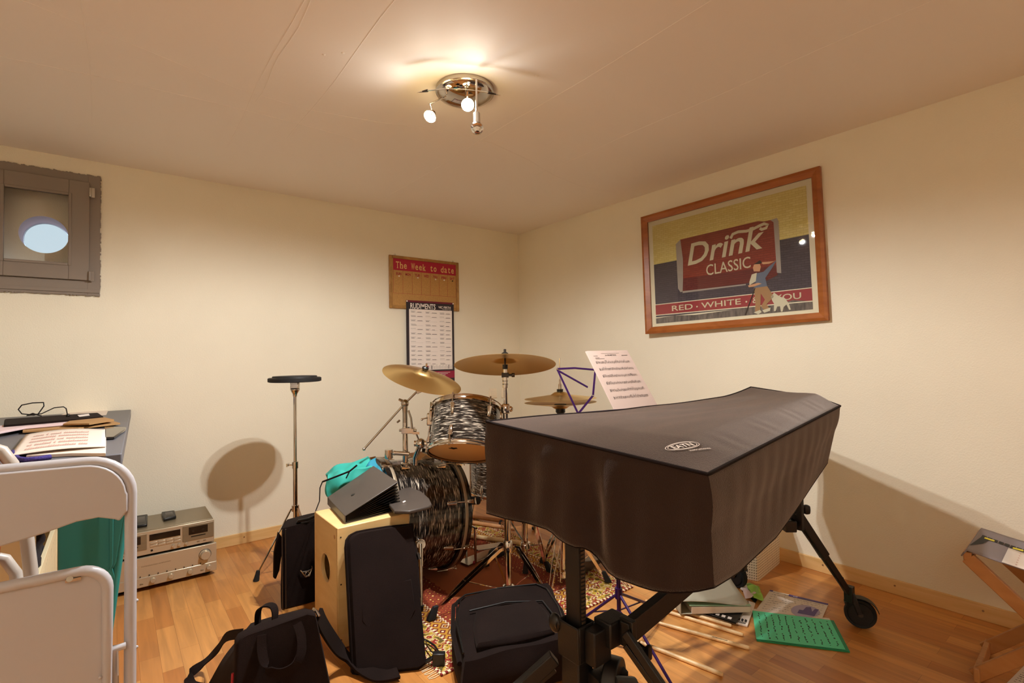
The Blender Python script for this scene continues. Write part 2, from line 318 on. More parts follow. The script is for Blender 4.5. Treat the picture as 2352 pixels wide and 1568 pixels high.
    def soft(s, c8, n=14, rnd=.5, amp=0, freq=6, bulge=0, seed=0):
        # rounded, slightly lumpy body stretched between eight corners
        c8 = [Vector(c) for c in c8]; vd = {}
        def mapp(p):
            q = Vector(p); m_ = max(abs(q.x), abs(q.y), abs(q.z)); sph = q.normalized()*m_*1.0
            q = q.lerp(sph*1.12, rnd)
            a, b, c = [(t+1)/2 for t in q]
            lo = c8[0].lerp(c8[1], a).lerp(c8[3].lerp(c8[2], a), b); hi = c8[4].lerp(c8[5], a).lerp(c8[7].lerp(c8[6], a), b)
            w_ = lo.lerp(hi, c)
            if amp: w_ = w_+Vector((noise.noise(w_*freq+Vector((seed, 0, 0))), noise.noise(w_*freq+Vector((0, seed+5, 0))), noise.noise(w_*freq+Vector((0, 0, seed+9)))))*amp
            return w_
        def gv(i, j, k):
            if (i, j, k) not in vd: vd[(i, j, k)] = s.v(mapp((2*i/n-1, 2*j/n-1, 2*k/n-1)))
            return vd[(i, j, k)]
        for i in range(n):
            for j in range(n):
                s.f([gv(i, j, 0), gv(i, j+1, 0), gv(i+1, j+1, 0), gv(i+1, j, 0)]); s.f([gv(i, j, n), gv(i+1, j, n), gv(i+1, j+1, n), gv(i, j+1, n)])
                s.f([gv(i, 0, j), gv(i+1, 0, j), gv(i+1, 0, j+1), gv(i, 0, j+1)]); s.f([gv(i, n, j), gv(i, n, j+1), gv(i+1, n, j+1), gv(i+1, n, j)])
                s.f([gv(0, i, j), gv(0, i, j+1), gv(0, i+1, j+1), gv(0, i+1, j)]); s.f([gv(n, i, j), gv(n, i+1, j), gv(n, i+1, j+1), gv(n, i, j+1)])
        return s
    def build(s, name, m, parent=None, local=False, bevel=0, smooth=40, solid=0):
        bm = s.bm; bmesh.ops.recalc_face_normals(bm, faces=bm.faces)
        if parent is not None and not local: org = Vector(parent['_o'])
        elif parent is None:
            xs = [v.co for v in bm.verts]; lo = [min(c[i] for c in xs) for i in range(3)]; hi = [max(c[i] for c in xs) for i in range(3)]
            org = Vector(((lo[0]+hi[0])/2, (lo[1]+hi[1])/2, lo[2]))
        else: org = Vector((0, 0, 0))
        for v in bm.verts: v.co -= org
        me = bpy.data.meshes.new(name); bm.to_mesh(me); bm.free()
        me.materials.append(M[m] if isinstance(m, str) else m)
        if smooth: me.shade_smooth(); me.set_sharp_from_angle(angle=math.radians(smooth))
        o = bpy.data.objects.new(name, me); COL.objects.link(o)
        if parent is None: o.location = org
        else: o.parent = parent
        o['_o'] = list(org) if not local else [0, 0, 0]
        if parent is not None and not local: o['_o'] = list(Vector(parent['_o']))
        if bevel:
            b = o.modifiers.new('bevel', 'BEVEL'); b.width = bevel; b.segments = 2; b.limit_method = 'ANGLE'
        if solid:
            b = o.modifiers.new('thickness', 'SOLIDIFY'); b.thickness = solid; b.offset = 0
        return o
def thing(name, label, cat, loc, group=None, mw=None):
    o = bpy.data.objects.new(name, None); COL.objects.link(o); o.empty_display_size = .05
    if mw is not None: o.matrix_world = mw
    else: o.location = loc
    o['_o'] = list(loc); o['label'] = label; o['category'] = cat
    if group: o['group'] = group
    return o
def tag(o, label, cat, group=None):
    o['label'] = label; o['category'] = cat
    if group: o['group'] = group
    return o
def struct(o): o['kind'] = 'structure'; return o
def text(s, O, U, W, w_, h_, m, name, parent, nrm, bold=0, shear=0, ext=.0004, local=False, off=.0006):
    cu = bpy.data.curves.new('t', 'FONT'); cu.body = s; cu.offset = bold; cu.shear = shear; cu.resolution_u = 3
    to = bpy.data.objects.new('t', cu); COL.objects.link(to); bpy.context.view_layer.update()
    me = bpy.data.meshes.new_from_object(to.evaluated_get(bpy.context.evaluated_depsgraph_get()))
    bpy.data.objects.remove(to)
    xs = [v.co.x for v in me.vertices]; ys = [v.co.y for v in me.vertices]; x0, x1, y0, y1 = min(xs), max(xs), min(ys), max(ys)
    mb = MB(); mb.bm.from_mesh(me); O, U, W, nrm = Vector(O), Vector(U).normalized(), Vector(W).normalized(), Vector(nrm).normalized()
    for v in mb.bm.verts: v.co = O+U*((v.co.x-x0)/(x1-x0)*w_)+W*((v.co.y-y0)/(y1-y0)*h_)+nrm*off
    return mb.build(name, m, parent, local=local, smooth=0)

# ================================================================== THE ROOM
H = 2.2; XL, YF = -4.5, -4.9
def S1(mb, name, m, **k): return struct(mb.build(name, m, **k))
S1(MB().box(XL-.15, .15, YF-.15, .45, -.1, 0), 'floor', 'floor', smooth=0)
c = MB().box(XL-.15, .15, YF-.15, .45, H, H+.15)
for x, y0, y1 in ((-1.39, -3.6, -.2), (-.845, -3.6, -1.2), (-2.91, -4, -.5), (-2.39, -4, -.6), (-2.166, -4, -.9), (-3.6, -4.5, -.3), (-2.37, -2.6, -1.2)):
    n = 14; pts = [(x+.006*math.sin(i*1.3+x*9), lerp(y0, y1, i/n), H) for i in range(n+1)]
    c.tube(pts, .0022, 5, flat=.5)
c.tube([(lerp(-4.3, -1.9, i/12), -.75-.22*math.sin(i/12*2.2)-.16*i/12, H) for i in range(13)], .0014, 5)
c.tube([(lerp(-3.6, -.2, i/12), -1.35-.1*math.sin(i), H) for i in range(13)], .0009, 5)
for x, y in ((-1.55, -2.05), (-2.2, -1.75), (-2.25, -1.7), (-2.7, -1.9), (-1.2, -1.6), (-3.3, -1.3)): c.ball((x, y, H), .006, 8, (1, 1, .4))
S1(c, 'ceiling', 'ceiling', smooth=30)
# back wall with the opening for the little window
WX0, WX1, WZ0, WZ1 = -3.385, -2.893, 1.477, 2.116
b = MB().box(XL-.15, WX0+.03, 0, .12, 0, H).box(WX1-.03, .15, 0, .12, 0, H).box(WX0+.03, WX1-.03, 0, .12, 0, WZ0+.03).box(WX0+.03, WX1-.03, 0, .12, WZ1-.03, H)
# shaft behind the window: a plaster panel pierced by a round pipe
hc = Vector((-3.125, .12, 1.80)); hr = .098; n = 48
x0, x1, z0, z1 = WX0+.03, WX1-.03, WZ0+.03, WZ1-.03
inner = [b.v((hc.x+hr*math.cos(2*math.pi*i/n), .12, hc.z+hr*math.sin(2*math.pi*i/n))) for i in range(n)]
outer = []
for i in range(n):
    a = 2*math.pi*i/n; ca, sa = math.cos(a), math.sin(a); t = min(((x1 if ca > 0 else x0)-hc.x)/ca if abs(ca) > 1e-6 else 9, ((z1 if sa > 0 else z0)-hc.z)/sa if abs(sa) > 1e-6 else 9)
    outer.append(b.v((hc.x+t*ca, .12, hc.z+t*sa)))
b.bridge(inner, outer)
S1(b, 'wall_back', 'wall', smooth=0)
S1(MB().box(0, .15, YF-.15, 0, 0, H), 'wall_right', 'wall', smooth=0)
S1(MB().box(XL-.15, XL, YF-.15, 0, 0, H), 'wall_left', 'wall', smooth=0)
S1(MB().box(XL, 0, YF-.15, YF, 0, H), 'wall_front', 'wall', smooth=0)
S1(MB().box(XL, -.0005, -.012, 0, 0, .066), 'baseboard_back', 'base', bevel=.002)
S1(MB().box(-.012, 0, YF, -.0125, 0, .066), 'baseboard_right', 'base', bevel=.002)
sc = MB()
for y in (-2.42, -2.72, -3.02): sc.cyl((-.0125, y, .04), (-.0145, y, .04), .004, n=10)
for x in (-2.2, -1.55): sc.cyl((x, -.0125, .04), (x, -.0145, .04), .004, n=10)
S1(sc, 'trim_1', 'steel')

wn = thing('window_1', '', 'window', (-3.14, 0, WZ0)); del wn['label']; del wn['category']; wn['kind'] = 'structure'
def frame(mb, x0, x1, z0, z1, w_, y0, y1, wt=None, wb=None):
    wt = wt or w_; wb = wb or w_
    mb.box(x0, x0+w_, y0, y1, z0, z1).box(x1-w_, x1, y0, y1, z0, z1).box(x0+w_, x1-w_, y0, y1, z0, z0+wb).box(x0+w_, x1-w_, y0, y1, z1-wt, z1); return mb
fr = frame(MB(), WX0, WX1, WZ0, WZ1, .05, -.012, .05, .045, .075)
fr.box(WX0, WX1, -.018, -.012, WZ0+.012, WZ0+.03)
rg = random.Random(3)
for i in range(70):   # ragged plaster edge round the frame
    t = i/70
    fr.box(lerp(WX0, WX1, t), lerp(WX0, WX1, t)+.008, -.011, .0, WZ1-.002, WZ1+rg.uniform(0, .006)).box(lerp(WX0, WX1, t), lerp(WX0, WX1, t)+.008, -.011, 0, WZ0-rg.uniform(0, .006), WZ0+.002)
    z = lerp(WZ0, WZ1, t); fr.box(WX1-.002, WX1+rg.uniform(0, .005), -.011, 0, z, z+.009)
fr.build('window_frame', 'greyframe', wn, bevel=.0015)
SX0, SX1, SZ0, SZ1 = -3.342, -2.937, 1.553, 2.074
sash = frame(MB(), SX0, SX1, SZ0, SZ1, .082, -.03, -.006).build('sash', 'greyframe', wn, bevel=.002)
frame(MB(), SX0+.07, SX1-.07, SZ0+.07, SZ1-.07, .014, -.034, -.028).build('glazing_bead', 'greyframe', sash, bevel=.003)
MB().box(SX0+.075, SX1-.075, -.02, -.016, SZ0+.075, SZ1-.075).build('window_pane', 'glass', wn)
for z in (2.02, 1.575):
    h = MB().cyl((-2.934, -.036, z-.024), (-2.934, -.036, z+.024), .006, n=12).box(-2.932, -2.915, -.035, -.031, z-.026, z+.026)
    h.build('window_hinge', 'greyframe' if z < 1.8 else 'steel', wn, bevel=.001)
sp_ = MB(); n = 48
sp_.lathe([(hr, 0), (hr, .2)], (hc.x, .12, hc.z), (0, 1, 0), n)
sp_.build('shaft_pipe', 'tube', wn)
MB().lathe([(hr-.003, .0), (hr-.0035, .012)], (hc.x, .29, hc.z), (0, 1, 0), n).build('pipe_rim', 'darkmetal', wn)
MB().lathe([(0, .0), (hr-.003, 0)], (hc.x, .305, hc.z), (0, 1, 0), n).build('daylight_cap', 'sky', wn)

for x, z, nm, lab in ((-.302, .806, 'light_switch', 'square white wall switch low on back wall behind the ride cymbal stand, the wider plate'), (-.185, .80, 'wall_socket', 'narrow white wall plate beside the square switch near the room corner')):
    t = thing(nm, lab, 'socket', (x, 0, z-.04)); wd = .04 if nm == 'light_switch' else .026
    MB().box(x-wd, x+wd, -.009, 0, z-.04, z+.04).build('plate', 'outlet', t, bevel=.003)
    MB().box(x-wd*.55, x+wd*.55, -.013, -.009, z-.024, z+.024).build('rocker', 'outlet', t, bevel=.002)

# ------------------------------------------------------------------ cork board
bx0, bx1, bz0, bz1 = -1.236, -.632, 1.487, 1.883
t = thing('cork_board', 'wood framed cork weekly planner board with red banner on the back wall', 'notice board', (-.934, 0, bz0))
MB().box(bx0+.015, bx1-.015, -.010, 0, bz0+.015, bz1-.015).build('cork_panel', 'cork', t)
frame(MB(), bx0, bx1, bz0, bz1, .024, -.017, 0, .022, .026).build('board_frame', 'oak', t, bevel=.005)
def U(f): return lerp(bx0, bx1, f)
def W_(f): return lerp(bz1, bz0, f)
MB().box(U(.055), U(.955), -.0112, -.0098, W_(.275), W_(.055)).build('banner', 'red', t)
O_ = Vector((U(.1), -.0112, W_(.225)))
for i_, ch in enumerate('The Week to date'):     # typewriter spacing: one cell per letter, slab feet
    if ch == ' ': continue
    cw = (U(.93)-U(.085))/16; hh = .050 if ch in 'TWhkd' else .045 if ch == 't' else .036
    ww_ = cw*{'W': .98, 't': .62, 'T': .86, 'o': .78}.get(ch, .76); xo = U(.085)+cw*(i_+.5)-ww_/2
    text(ch, (xo, -.0112, W_(.238)), (1, 0, 0), (0, 0, 1), ww_, hh, 'tan', 'banner_lettering', t, (0, -1, 0), bold=.012)
    if ch in 'Thk': MB().box(xo-.001, xo+ww_+.001, -.0122, -.0114, W_(.238)-.0004, W_(.238)+.003).build('banner_lettering', 'tan', t, smooth=0) if ch != 'T' else MB().box(xo+ww_*.28, xo+ww_*.72, -.0122, -.0114, W_(.238), W_(.238)+.0034).build('banner_lettering', 'tan', t, smooth=0)
g = MB()
for i in range(8):
    x = U(lerp(.055, .955, i/7)); g.box(x-.0007, x+.0007, -.0108, -.0098, W_(.71), W_(.275))
g.box(U(.055), U(.955), -.0108, -.0098, W_(.71)-.0008, W_(.71)+.0008)
g.build('grid_lines', 'redink', t, smooth=0)
for i, s_ in enumerate(('SUN', 'MON', 'TUE', 'WED', 'THU', 'FRI', 'SAT')):
    text(s_, (U(lerp(.055, .955, (i+.28)/7)), -.0105, W_(.365)), (1, 0, 0), (0, 0, 1), .043, .02, 'redink', 'day_lettering', t, (0, -1, 0), bold=.03)
for i in (0, 2, 4, 5, 6):
    x = U(lerp(.055, .955, (i+.55)/7)); p = thing('push_pin', ['clear push pin under SUN on the cork board', '', 'clear push pin under TUE on the cork board', '', 'clear push pin under THU on the cork board', 'white push pin under FRI on the cork board', 'dark push pin under SAT on the cork board'][i], 'push pin', (x, -.011, W_(.39)), 'push pins on the cork board')
    MB().lathe([(0, 0), (.004, 0), (.003, .005), (.005, .009), (0, .010)], (x, -.011, W_(.39)), (0, -1, 0), 12).build('pin_head', 'rubber' if i == 6 else 'whiteplastic', p)
for x in (bx0+.05, bx1-.05): MB().torus((x, -.006, bz1+.006), (0, 1, 0), .005, .0012, 14, 6).build('hanger', 'steel', t)

# ------------------------------------------------------------------ RUDIMENTS poster
px0, px1, pz0, pz1 = -1.105, -.688, .925, 1.553
t = thing('poster', 'black bordered drum RUDIMENTS poster pinned over the cork board', 'poster', (-.9, -.02, pz0))
YP = -.020
MB().box(px0, px1, YP, YP+.0012, pz0, pz1).build('poster_sheet', 'navy', t)
def PU(f): return lerp(px0, px1, f)
def PW(f): return lerp(pz1, pz0, f)
MB().box(px0, px1, YP-.0006, YP, PW(.022), pz1).build('top_strip', 'maroon', t)
MB().box(PU(.055), PU(.955), YP-.0006, YP, PW(.845), PW(.105)).build('chart_panel', 'whiteprint', t)
MB().box(PU(.055), PU(1), YP-.0006, YP, PW(.955), PW(.865)).build('footer_panel', 'crimson', t)
text('RUDIMENTS', (PU(.08), YP, PW(.1)), (1, 0, 0), (0, 0, 1), PU(.6)-PU(.08), .042, 'whiteprint', 'title_lettering', t, (0, -1, 0), bold=.016)
text('VIC FIRTH', (PU(.66), YP, PW(.082)), (1, 0, 0), (0, 0, 1), PU(.93)-PU(.66), .018, 'whiteprint', 'brand_lettering', t, (0, -1, 0), bold=.02)
text('THE PERFECT PAIR', (PU(.74), YP, PW(.098)), (1, 0, 0), (0, 0, 1), PU(.94)-PU(.74), .006, 'whiteprint', 'motto_lettering', t, (0, -1, 0))
ln = MB(); gl = MB()
for c_ in range(3):
    for r_ in range(13):
        z = PW(.14+.0525*r_+.004*c_); xa = .085+.3*c_
        gl.box(PU(xa), PU(xa+.1), YP-.001, YP-.0006, z+.006, z+.0078)
        for k in range(2):
            if rg.random() < .8: (ln if rg.random() < .7 else gl).box(PU(xa+.01+k*.125), PU(xa+.01+k*.125+rg.uniform(.06, .11)), YP-.001, YP-.0006, z-.0016, z+.0014)
        gl.box(PU(xa), PU(xa+.25), YP-.0009, YP-.0006, z-.004, z-.0034)
for i in range(22):
    x = lerp(.45, .94, i/21); gl.box(PU(x), PU(x)+.0016, YP-.001, YP-.0006, PW(.838), PW(.795-.008*math.sin(i*2.1)))
for x in (.5, .865): ln.box(PU(x), PU(x)+.005, YP-.001, YP-.0006, PW(.838), PW(.79))
ln.build('notation_print', 'ink', t, smooth=0); gl.build('caption_print', 'greyink', t, smooth=0)
MB().box(PU(.37), PU(.44), YP-.001, YP-.0006, PW(.835), PW(.795)).build('portrait_print', 'crimson', t)
fl = MB()
for i in range(4): fl.box(PU(.5), PU(.9-.05*i), YP-.001, YP-.0006, PW(.885+.016*i), PW(.881+.016*i))
fl.build('footer_print', 'whiteprint', t, smooth=0)
for x, w2 in ((px0+.006, 'left'), (px1-.006, 'right')):
    p = thing('thumb_tack', 'white thumb tack in the top %s corner of the RUDIMENTS poster' % w2, 'push pin', (x, YP, pz1-.008), 'poster tacks')
    MB().lathe([(0, .0), (.006, 0), (.005, .003), (0, .004)], (x, YP-.0005, pz1-.008), (0, -1, 0), 16).build('tack_head', 'whiteplastic', p)

# ------------------------------------------------------------------ framed DRINK poster on the right wall
FA = math.radians(1.2)
fw_, fh_ = 1.083, .785; fo = Vector((0, -1.404, 1.25))
UU = Vector((0, -math.cos(FA), math.sin(FA))); WW = Vector((0, math.sin(FA), math.cos(FA))); NN = Vector((-1, 0, 0))
def pp(u, v_, n_=0): return fo+UU*(u*fw_)+WW*(v_*fh_)+NN*(n_+.034*(1-u))   # its left side stands off the wall a little
t = thing('framed_poster', 'large cherry wood framed DRINK CLASSIC advertising poster on the right wall', 'picture', fo+Vector((0, -.55, 0)))
def strip(mb, u0, u1, v0, v1, n0, n1): return mb.hexa([pp(u0, v0, n0), pp(u1, v0, n0), pp(u1, v1, n0), pp(u0, v1, n0), pp(u0, v0, n1), pp(u1, v0, n1), pp(u1, v1, n1), pp(u0, v1, n1)])
mb = MB(); a_, b_ = .040, .056
A = [pp(0, 0, .004), pp(1, 0, .004), pp(1, 1, .004), pp(0, 1, .004)]; B = [pp(0, 0, .026), pp(1, 0, .026), pp(1, 1, .026), pp(0, 1, .026)]
Cc = [pp(a_*.35, b_*.35, .03), pp(1-a_*.35, b_*.35, .03), pp(1-a_*.35, 1-b_*.35, .03), pp(a_*.35, 1-b_*.35, .03)]; E_ = [pp(a_, b_, .017), pp(1-a_, b_, .017), pp(1-a_, 1-b_, .017), pp(a_, 1-b_, .017)]; G_ = [pp(a_, b_, .004), pp(1-a_, b_, .004), pp(1-a_, 1-b_, .004), pp(a_, 1-b_, .004)]
L_ = [[mb.v(p) for p in q] for q in (A, B, Cc, E_, G_)]
for q, r2 in zip(L_, L_[1:]): mb.bridge(q, r2)
mb.bridge(L_[-1], L_[0])
mb.build('picture_frame', 'picwood', t, smooth=0)
strip(MB(), .02, .98, .03, .97, .002, .006).build('poster_mount', 'cream2', t, smooth=0)
strip(MB(), a_, 1-a_, b_, 1-b_, .0135, .0142).build('picture_glass', 'glass', t, smooth=0)
IU0, IU1, IV0, IV1 = .068, .932, .085, .905
def q(u, v_, n_=.0065): return pp(lerp(IU0, IU1, u), lerp(IV0, IV1, v_), n_)
def flat(name, pts, m, n_=.0065): return MB().face([q(u, v_, n_) for u, v_ in pts]).build(name, m, t, smooth=0)
flat('sky_bricks', [(0, .60), (1, .60), (1, 1), (0, 1)], 'brickY'); flat('wall_bricks', [(0, .06), (1, .06), (1, .60), (0, .60)], 'brickD')
flat('grass_print', [(0, -.005), (1, -.005), (1, .06), (.9, .085), (.8, .06), (.7, .075), (.5, .055), (.3, .045), (.15, .06), (0, .05)], 'grass', .0072)
flat('red_band', [(0, .085), (1, .065), (1, .165), (0, .185)], 'bandred', .0070)
flat('band_line', [(0, .185), (1, .165), (1, .172), (0, .192)], 'cream2', .0072); flat('band_line', [(0, .077), (1, .057), (1, .065), (0, .085)], 'cream2', .0074)
flat('can_body', [(.215, .795), (.73, .800), (.765, .785), (.825, .785), (.825, .31), (.765, .275), (.215, .285)], 'canred', .0074)
flat('can_shade', [(.215, .41), (.825, .39), (.825, .31), (.765, .275), (.215, .285)], 'canred2', .0076)
flat('can_rim', [(.18, .76), (.215, .795), (.228, .60), (.222, .40), (.215, .285), (.20, .28), (.182, .32)], 'cansilver', .0078); flat('can_rim', [(.80, .785), (.838, .79), (.846, .76), (.846, .32), (.822, .33), (.818, .76)], 'cansilver', .0078)
flat('can_rim', [(.215, .288), (.64, .272), (.64, .262), (.215, .270)], 'cansilver', .0080)
def tq(s_, u, v_, du, dv, w2, h2, m, name, **k):
    O = q(u, v_, .0082); Ud = (q(u+du, v_+dv)-q(u, v_)).normalized(); Wd = WW
    return text(s_, O, Ud, Wd, w2*fw_*(IU1-IU0), h2*fh_*(IV1-IV0), m, name, t, NN, **k)
tq('Drink', .262, .525, 1, .07, .50, .205, 'lettering', 'slogan_lettering', bold=.014, shear=.22)
MB().ribbon([q(u, v_, .0088) for u, v_ in ((.56, .70), (.575, .735), (.61, .745), (.66, .735), (.70, .74), (.735, .755), (.765, .765), (.785, .75), (.775, .725), (.75, .72), (.74, .735))], .016, .0006, UU*.4+WW).build('slogan_swash', 'lettering', t)
tq('CLASSIC', .39, .40, 1, .03, .285, .10, 'lettering', 'slogan_lettering', bold=.004)
for w_s, u0_, u1_ in (('RED', .13, .285), ('WHITE', .345, .605), ('&', .675, .71), ('YOU', .80, .945)): tq(w_s, u0_, .108-.02*(u0_), 1, -.012, u1_-u0_, .052, 'lettering', 'band_lettering', bold=.008)
for u_ in (.315, .638, .765): flat('band_dot', [(u_+.006*math.cos(a), .128-.02*u_+.008*math.sin(a)) for a in [i*math.pi/4 for i in range(8)]], 'lettering', .0086)
# the figure leaning in front of the can, and his dog, as painted on the poster
def fig(name, pts, m, n_): flat(name, [(.722+(u-.57)*.86, (v_-.02)*.80-.005) for u, v_ in pts], m, n_)
fig('painted_trousers', [(.53, .31), (.62, .31), (.66, .19), (.61, .12), (.63, .06), (.60, .05), (.57, .10), (.60, .17), (.575, .24), (.565, .05), (.53, .05), (.535, .15)], 'khaki', .0090)
fig('painted_shirt', [(.52, .46), (.60, .47), (.64, .52), (.69, .57), (.66, .50), (.61, .40), (.62, .31), (.53, .31), (.545, .37), (.50, .36)], 'bluegrey', .0092)
fig('painted_vest', [(.52, .46), (.555, .47), (.545, .38), (.50, .345), (.50, .38)], 'dogwhite', .0094)
fig('painted_arms', [(.49, .345), (.56, .36), (.585, .345), (.53, .325), (.495, .325)], 'skin', .0096); fig('painted_arms', [(.585, .575), (.67, .565), (.69, .57), (.64, .545), (.60, .55)], 'skin', .0096)
fig('painted_face', [(.535, .49), (.575, .48), (.585, .53), (.575, .57), (.54, .57), (.53, .53)], 'skin', .0096); fig('painted_hair', [(.53, .56), (.58, .60), (.595, .57), (.575, .56), (.545, .565)], 'hair', .0098)
fig('painted_shoes', [(.52, .045), (.565, .065), (.575, .04), (.55, .02)], 'dogwhite', .0098); fig('painted_shoes', [(.58, .06), (.635, .08), (.63, .045), (.59, .03)], 'dogwhite', .0098)
flat('painted_bat', [(.624, .0), (.632, .0), (.697, .225), (.692, .228)], 'hair', .0092)
flat('painted_dog', [(.782+(u-.68)*.64, (v_-.04)*.9) for u, v_ in [(.68, .19), (.71, .225), (.735, .20), (.76, .18), (.80, .16), (.83, .11), (.845, .05), (.83, .05), (.81, .10), (.785, .08), (.775, .04), (.76, .04), (.755, .09), (.73, .09), (.715, .05), (.70, .05), (.705, .12), (.69, .15)]], 'dogwhite', .0090)

# ------------------------------------------------------------------ ceiling lamp: mirror canopy, curved rods, three halogen heads
lc = Vector((-1.72, -1.80, H))
t = thing('ceiling_spotlight', 'round chrome ceiling light with three halogen heads, two of them glaring', 'ceiling light', lc)
MB().lathe([(0, 0), (.118, 0), (.118, -.016), (.113, -.02), (.09, -.02)], lc).build('canopy', 'steel', t)
MB().lathe([(.113, -.018), (.105, -.028), (.075, -.042), (.03, -.05), (0, -.051)], lc).build('mirror_dome', 'mirror', t)
def bez(a, b, c_, n=14): return [a*(1-i/n)**2+b*2*(i/n)*(1-i/n)+c_*(i/n)**2 for i in range(n+1)]
zb = 2.125
ends = [(D(958, 241, 1.92), D(1020, 262, 1.85), D(1150, 243, 1.95))]
for a, m_, e in ends:
    p1 = Vector((a.x, a.y, zb)); p2 = Vector((e.x, e.y, zb)); mm = (p1+p2)/2+Vector((-.05, -.05, 0))
    pts = bez(p1, mm, p2); r_ = [.0008]+[.0024]*3+[.0018]*7+[.0024]*3+[.0008]
    MB().tube(pts, r_, 8).build('curved_rod', 'chrome', t)
    for e1, e2 in ((pts[0], pts[2]), (pts[-1], pts[-3])): MB().cyl(e1, e2, .0006, .0055, 8).build('arrow_tip', 'darkmetal', t)
for i, b_ in enumerate(BULB):
    top = Vector((lerp(b_.x, lc.x, .45), lerp(b_.y, lc.y, .45), 2.155))
    dn = (Vector((b_.x-lc.x, b_.y-lc.y, 0)).normalized()*.25+Vector((-.15, -.25, -.5))).normalized()
    MB().tube([top, Vector((b_.x, b_.y, b_.z+.05)), b_-dn*.03], .004, 8).build('lamp_arm', 'chrome', t)
    hd = MB().lathe([(.010, -.034), (.014, -.03), (.014, -.02)], b_, dn, 24).build('lamp_head', 'chrome', t)
    MB().ball(b_, .0085, 12).build('lit_bulb', 'bulb', hd)
    MB().lathe([(.004, -.019), (.018, -.012), (.024, -.001)], b_, dn, 24).build('reflector', 'halo', hd)
b3 = D(1095, 262, 1.9); e3 = D(1096, 300, 1.86)
MB().cyl(b3, lerp(b3, e3, .62), .0125, .0125, 20).build('lamp_head', 'steel', t)
gd = MB().lathe([(.010, 0), (.022, .012), (.024, .02), (.018, .024), (.020, .034), (.010, .044), (0, .045)], lerp(b3, e3, .62), e3-b3, 10).build('glass_bulb', 'chrome', t)
MB().tube([Vector((b3.x, b3.y, 2.16)), b3], .004, 8).build('lamp_arm', 'chrome', t)
# added uplighter, unseen behind the viewpoint, invented to supply soft fill light
t = thing('added_fill_lamp', 'added fill light lamp, tall steel with an upward bowl, unseen behind the viewpoint', 'added fill lamp', (-3.9, -4.4, 0))
MB().lathe([(0, 0), (.14, 0), (.14, .012), (.03, .025), (0, .025)], (-3.9, -4.4, 0)).build('base', 'steel', t)
MB().cyl((-3.9, -4.4, .02), (-3.9, -4.4, 1.6), .012, n=16).build('pole', 'steel', t)
MB().lathe([(.012, 1.58), (.06, 1.60), (.13, 1.65), (.15, 1.69), (.146, 1.69), (.125, 1.655), (.055, 1.61), (0, 1.60)], (-3.9, -4.4, 0)).build('lamp_shade', 'steel', t)
MB().ball((-3.9, -4.4, 1.635), .022, 14).build('lit_bulb', 'fillbulb', t)

# ================================================================== RUG AND DRUM KIT
rb = MB().box(-1.925, -.865, -1.91, -.31, .0005, .0075)
rug = rb.build('persian_rug', 'rug', bevel=.002)
tag(rug, 'red and gold patterned rug with plain rust centre under the drum kit', 'rug')
fr_ = MB()
for i in range(150):
    y = -1.9+i*.0105; fr_.tube([(-1.925, y, .004), (-1.945, y+rg.uniform(-.003, .003), .003), (-1.965, y+rg.uniform(-.006, .006), .002)], .0012, 4)
f_ = fr_.build('fringe', 'cream2', rug, smooth=0); f_['kind'] = 'stuff'
RZ = .0075

def frame_mw(o, ax, hint=(0, 0, 1)):
    z = Vector(ax).normalized(); x = Vector(hint)-z*Vector(hint).dot(z); x.normalize(); y = z.cross(x)
    return Matrix(((x.x, y.x, z.x, o[0]), (x.y, y.y, z.y, o[1]), (x.z, y.z, z.z, o[2]), (0, 0, 0, 1)))
def lug(parent, R, z, a, up=1, L=.05):
    # oval shell lug with its tension rod
    ca, sa = math.cos(a), math.sin(a); P_ = lambda r, t, zz: Vector((r*ca-t*sa, r*sa+t*ca, zz))
    mb = MB(); w0, w1 = .0135, .009
    mb.hexa([P_(R, -w0, z), P_(R, w0, z), P_(R+.018, w0*.7, z), P_(R+.018, -w0*.7, z), P_(R, -w1, z-up*L), P_(R, w1, z-up*L), P_(R+.008, w1*.6, z-up*L), P_(R+.008, -w1*.6, z-up*L)])
    return mb.build('lug', 'chrome', parent, local=True, bevel=.004)
